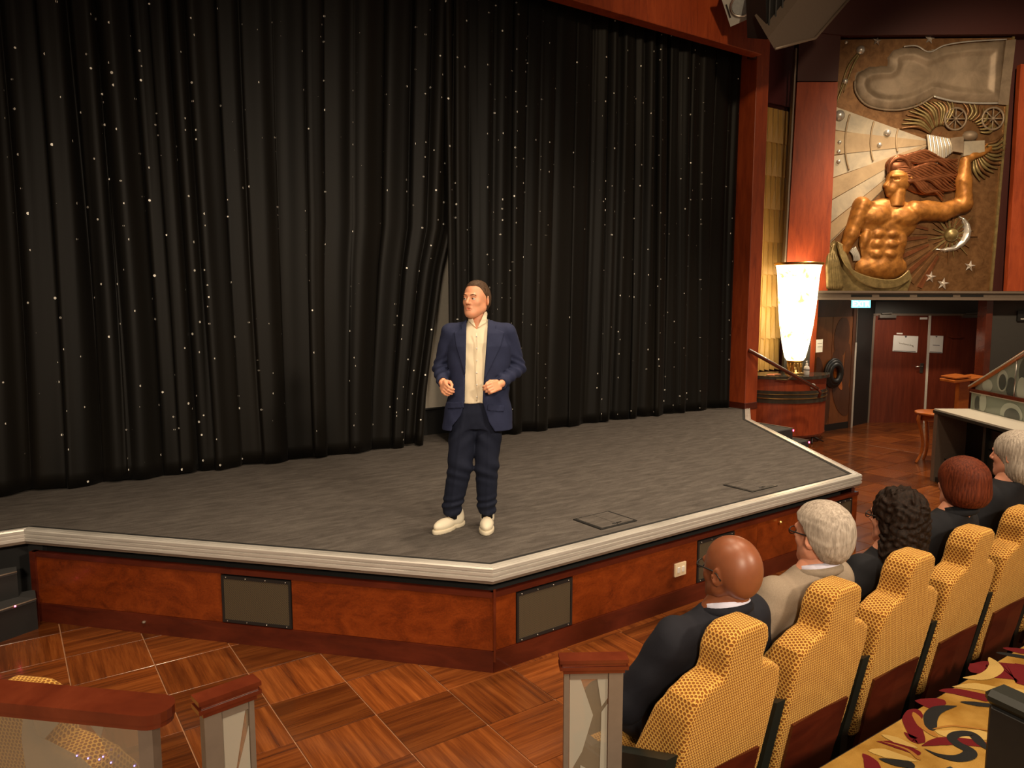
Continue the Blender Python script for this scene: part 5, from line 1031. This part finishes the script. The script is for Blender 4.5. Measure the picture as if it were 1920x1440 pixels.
for nm, P in (('lapel', [(.150, 1.52), (.205, 1.475), (.200, 1.445), (.262, 1.425), (.235, 1.33), (.120, 1.10), (.122, 1.16)]), ('lapel', [(.0, 1.52), (-.040, 1.475), (-.036, 1.445), (-.088, 1.425), (-.075, 1.33), (-.012, 1.12), (-.010, 1.2)])):
    lf_ = lambda x, y, z, P=P: np.maximum(np.abs(jk(x, y, z) - .003) - .0075, np.maximum(poly2(P, x, z), y + .0))
    link(nm, sdf_mesh(nm, lf_, (-.12, -.19, 1.07), (.29, .05, 1.55), .0052), 'navy_suit', jo)
for sx, zz in ((-.085, .92), (.20, .90)):
    pk = lambda x, y, z: np.maximum(np.abs(jk(x, y, z) - .001) - .007, np.maximum(rbox((sx, -.14, zz), (.06, .2, .022), .006, ry=.12 if sx > 0 else -.12)(x, y, z), y))
    link('pocket_flap', sdf_mesh('pocket_flap', pk, (sx - .08, -.20, zz - .05), (sx + .08, .02, zz + .05), .0055), 'navy_suit', jo)
def shoe(c, yaw, parent, mat, sole, s=1., nm='shoe'):
    up = su(.03, ell((0, -.10, .045), (.046, .10, .042)), ell((0, .035, .055), (.040, .065, .055)), cap((0, .03, .06), (0, .035, .105), .042, .044)); up = cut(.006, up, cap((0, .04, .09), (0, .045, .16), .030, .034))
    upf = lambda x, y, z: np.maximum(up(x, y, z), .018 - z); pass
    M = np.array(Matrix.Rotation(yaw, 3, 'Z')); tf = lambda P: (P*s) @ M.T + np.array(c)
    o = link(nm, sdf_mesh(nm, upf, (-.07, -.22, 0), (.07, .12, .14), .0055, tf=tf), mat, parent)
    slf = lambda x, y, z: np.maximum(np.minimum(ell((0, -.10, .012), (.052, .112, .06))(x, y, z), ell((0, .035, .012), (.044, .075, .06))(x, y, z)), np.abs(z - .014) - .014)
    link('sole', sdf_mesh('sole', slf, (-.07, -.225, -.01), (.07, .125, .04), .0055, tf=tf), sole, o)
    lm = MB()
    for k in range(4): y = -.035 - .022*k; z = .092 - .010*k; lm.tube([tuple(tf(np.array([p]))[0]) for p in ((-.026, y + .006, z - .008), (0, y, z + .004), (.026, y + .006, z - .008))], .0035, 6)
    part('laces', lm, 'ivory' if mat == 'shoe_white' else sole, o); return o
shoe((-.105, .035, 0), R(-38), sp, 'shoe_white', 'sole_cream', 1.06); shoe((.140, .040, 0), R(-4), sp, 'shoe_white', 'sole_cream', 1.06)
for x in (-.114, .138): part('sock', MB().tube([(x, .028, .07), (x, .028, .15)], .042, 12), 'black_cloth', sp)

# ---- seated audience (local frame of the seat: +y towards the stage)
def seated(seat, label, skinm, coat, shirtm, hz, hx=.06, hy=.14, yaw=0., hs=1.17, larm=None, wide=0., pitch=R(2), trous='dark_suit', collar=True, dz=0.):
    p = thing('person', tuple(seat.location), label, 'person', 0, 'seated audience'); sh = hz - .135*hs - .225; cx_ = hx - .03
    hc = (hx, hy, hz - .122*hs); yw = PI + yaw
    lw = larm or ((cx_ - .33 - wide*.5, .30, .86), (cx_ - .22, .52, .70)); rw_ = ((cx_ + .31 + wide*.5, .28, .88), (cx_ + .20, .50, .70)); shl, shr = (cx_ - .175 - wide, .235, sh + .02), (cx_ + .175 + wide, .235, sh + .02)
    bf = su(.05, cap((hx, hy - .010, hz - .20*hs), (cx_, .215, sh + .06), .066, .074), ell((cx_, .25, sh - .10), (.15, .085, .16)), ell((cx_, .31, .72), (.14, .09, .15)), cap(shl, lw[0], .045, .036), cap(lw[0], lw[1], .036, .025), cap(shr, rw_[0], .045, .036), cap(rw_[0], rw_[1], .036, .025), cap((cx_ - .09, .30, .66), (cx_ - .11, .72, .64), .07, .05), cap((cx_ + .09, .30, .66), (cx_ + .11, .72, .64), .07, .05), cap((cx_ - .11, .72, .62), (cx_ - .11, .76, .09), .048, .034), cap((cx_ + .11, .72, .62), (cx_ + .11, .76, .09), .048, .034))
    pcs = [head_piece(hc, yw, pitch, hs, h=.0048), piece(bf, (-.45, .02, .0), (.5, .85, hz - .10), .013)]
    for w_, sd in ((lw, 1), (rw_, -1)):
        d = Vector(w_[1]) - Vector(w_[0]); pcs.append(hand_piece(sd, w_[1], math.atan2(d.y, d.x) + PI/2, 0, R(75)*sd, .6, 1., .005))
    merge('body', pcs, skinm, p)
    jt_ = loft([.58, .75, .95, sh - .02, sh + .05, sh + .10], [.19 + wide, .195 + wide, .205 + wide, .215 + wide, .15 + wide*.5, .085], [.135, .13, .125, .115, .09, .075], [cx_]*6, [.34, .32, .285, .245, .22, .20])
    jk_ = su(.035, jt_, cap((shl[0] + .03, shl[1], shl[2] - .005), (shr[0] - .03, shr[1], shr[2] - .005), .068), cap(shl, lw[0], .072, .062), cap(lw[0], tuple(np.array(lw[0]) + .88*(np.array(lw[1]) - np.array(lw[0]))), .062, .046), cap(shr, rw_[0], .072, .062), cap(rw_[0], tuple(np.array(rw_[0]) + .88*(np.array(rw_[1]) - np.array(rw_[0]))), .062, .046))
    jk_ = wrinkle(jk_, .004, 24, 22, 26, hz*3)
    jf_ = cut(.008, jk_, cap((hx, hy + .02, hz), (hx*.7 + cx_*.3, .205, sh + .088), .070, .066))
    j = link('jacket', sdf_mesh('jacket', jf_, (-.50, .0, .56), (.55, .72, sh + .16), .009), coat, p)
    if collar:
        q = [(hx*.8 + cx_*.2 + .071*math.cos(a), .195 + .066*math.sin(a), sh + .110 - .022*math.sin(a)) for a in [2*PI*k/28 for k in range(29)]]
        part('shirt_collar', MB().tube(q, .017, 8, False, 1.2), shirtm, p)
        q = [(hx*.8 + cx_*.2 + .084*math.cos(a), .195 + .077*math.sin(a), sh + .092 - .024*math.sin(a)) for a in [2*PI*k/28 for k in range(29)]]
        part('coat_collar', MB().tube(q, .018, 8, False, 1.2), coat, j)
    tf_ = su(.04, ell((cx_, .30, .66), (.19, .14, .10)), cap((cx_ - .09, .30, .66), (cx_ - .11, .73, .635), .088, .072), cap((cx_ + .09, .30, .66), (cx_ + .11, .73, .635), .088, .072), cap((cx_ - .11, .73, .62), (cx_ - .11, .765, .13), .070, .058), cap((cx_ + .11, .73, .62), (cx_ + .11, .765, .13), .070, .058))
    link('trousers', sdf_mesh('trousers', lambda x, y, z: np.maximum(tf_(x, y, z), .10 - z), (-.18, .12, .08), (.28, .86, .78), .013), trous, p)
    for sx in (-.11, .11): shoe((cx_ + sx, .77, .002), PI, p, 'shoe_dark', 'shoe_dark', .98)
    return p, hc, yw, pitch, hs
def glasses(p, hc, yw, pt, hs, mat='black_paint'):
    L_ = lambda q: loc(q, hc, yw, pt, hs); m = MB()
    for sx in (-1, 1):
        m.tube([L_((sx*.032 + .020*math.cos(a), -.101, .002 + .014*math.sin(a))) for a in [2*PI*k/16 for k in range(17)]], .0022*hs, 6, False)
        m.tube([L_(q) for q in ((sx*.052, -.100, .008), (sx*.072, -.075, .010), (sx*.082, .0, .012), (sx*.082, .02, .006), (sx*.079, .034, -.014))], .0027*hs, 6)
    m.tube([L_((-.010, -.109, .004)), L_((.010, -.109, .004))], .0022*hs, 6); part('glasses', m, mat, p)
a1 = seated(seats[0], 'bald man in dark suit and glasses seated in the nearest mustard seat', 'skin_brown', 'dark_suit', 'shirt_lilac', 1.475, .145, .19, R(-4), 1.11, ((-.20, .37, .84), (-.10, .50, .86)), .04); glasses(*a1)
a2 = seated(seats[1], 'grey-haired man in tweed jacket and glasses, second in the front row', 'skin_pink', 'grey_tweed', 'shirt_lilac', 1.495, .145, .195, R(-6), 1.13, None, .04); glasses(*a2)
def hl2(y): return np.interp(y, [-.10, -.075, -.045, -.01, .0, .03, .05, .12], [.085, .078, .060, .040, .020, -.035, -.088, -.098])
gh = lambda x, y, z: np.maximum(CRAN(x, y, z) - .011 - .0012*np.sin(x*120 + 40*y + 3*np.sin(z*50))*np.sin(z*70 + y*60) - .006*np.clip((z - .02)/.06, 0, 1), (hl2(y) - z)*.7)
hair_obj(gh, *a2[1:], 'hair_grey', a2[0])
a3 = seated(seats[2], 'person with long dark curly hair in black, third in the front row', 'skin_pink', 'black_cloth', 'black_cloth', 1.46, .17, .20, R(-4), 1.13, None, 0., collar=False); glasses(*a3)
def ch(x, y, z):
    b = su(.04, ell((0, .022, .035), (.094, .108, .100)), ell((0, .045, -.06), (.112, .075, .115)), ell((.0, .030, -.17), (.135, .062, .13)))(x, y, z); b = np.maximum(b, -ell((0, -.105, -.05), (.070, .075, .115))(x, y, z))
    return b + .0060*np.sin(x*90 + 3*np.sin(z*50))*np.sin(z*100 + 2*np.sin(y*70)) + .0045*np.sin(x*190 + z*120)*np.sin(y*170 + z*60)
hair_obj(ch, *a3[1:], 'hair_curly', a3[0], (-.16, -.12, -.28), (.18, .16, .16), .0052)
a4 = seated(seats[3], 'person with a red bob haircut in a black jacket, fourth in the front row', 'skin_pink', 'black_cloth', 'black_cloth', 1.535, .195, .19, R(-16), 1.12, None, 0.)
def rh_(x, y, z):
    b = su(.03, ell((0, .016, .032), (.096, .112, .098)), ell((0, .035, -.035), (.100, .092, .080)))(x, y, z); b = np.maximum(np.maximum(b, -ell((0, -.11, -.045), (.066, .075, .12))(x, y, z)), (-.092 - .12*np.clip(y, -.1, .02) - z))
    return b + .0010*np.sin(np.arctan2(x, y - .01)*46 + 4*np.sin(z*22))
hair_obj(rh_, *a4[1:], 'hair_red', a4[0], (-.13, -.13, -.14), (.13, .15, .16), .0042)
a5 = seated(seats[4], 'person with chin-length silver hair at the right edge of the frame', 'skin_pink', 'black_cloth', 'black_cloth', 1.60, .26, .20, R(-4), 1.12, None, 0., collar=False)
def sh_(x, y, z):
    b = su(.03, ell((0, .016, .032), (.090, .108, .096)), ell((0, .040, -.055), (.092, .080, .100)))(x, y, z); b = np.maximum(b, -ell((0, -.11, -.055), (.062, .072, .12))(x, y, z))
    return b + .0015*np.sin(np.arctan2(x, y - .01)*40 + 4*np.sin(z*26))
hair_obj(sh_, *a5[1:], 'hair_silver', a5[0], (-.13, -.13, -.18), (.13, .15, .16), .0045)
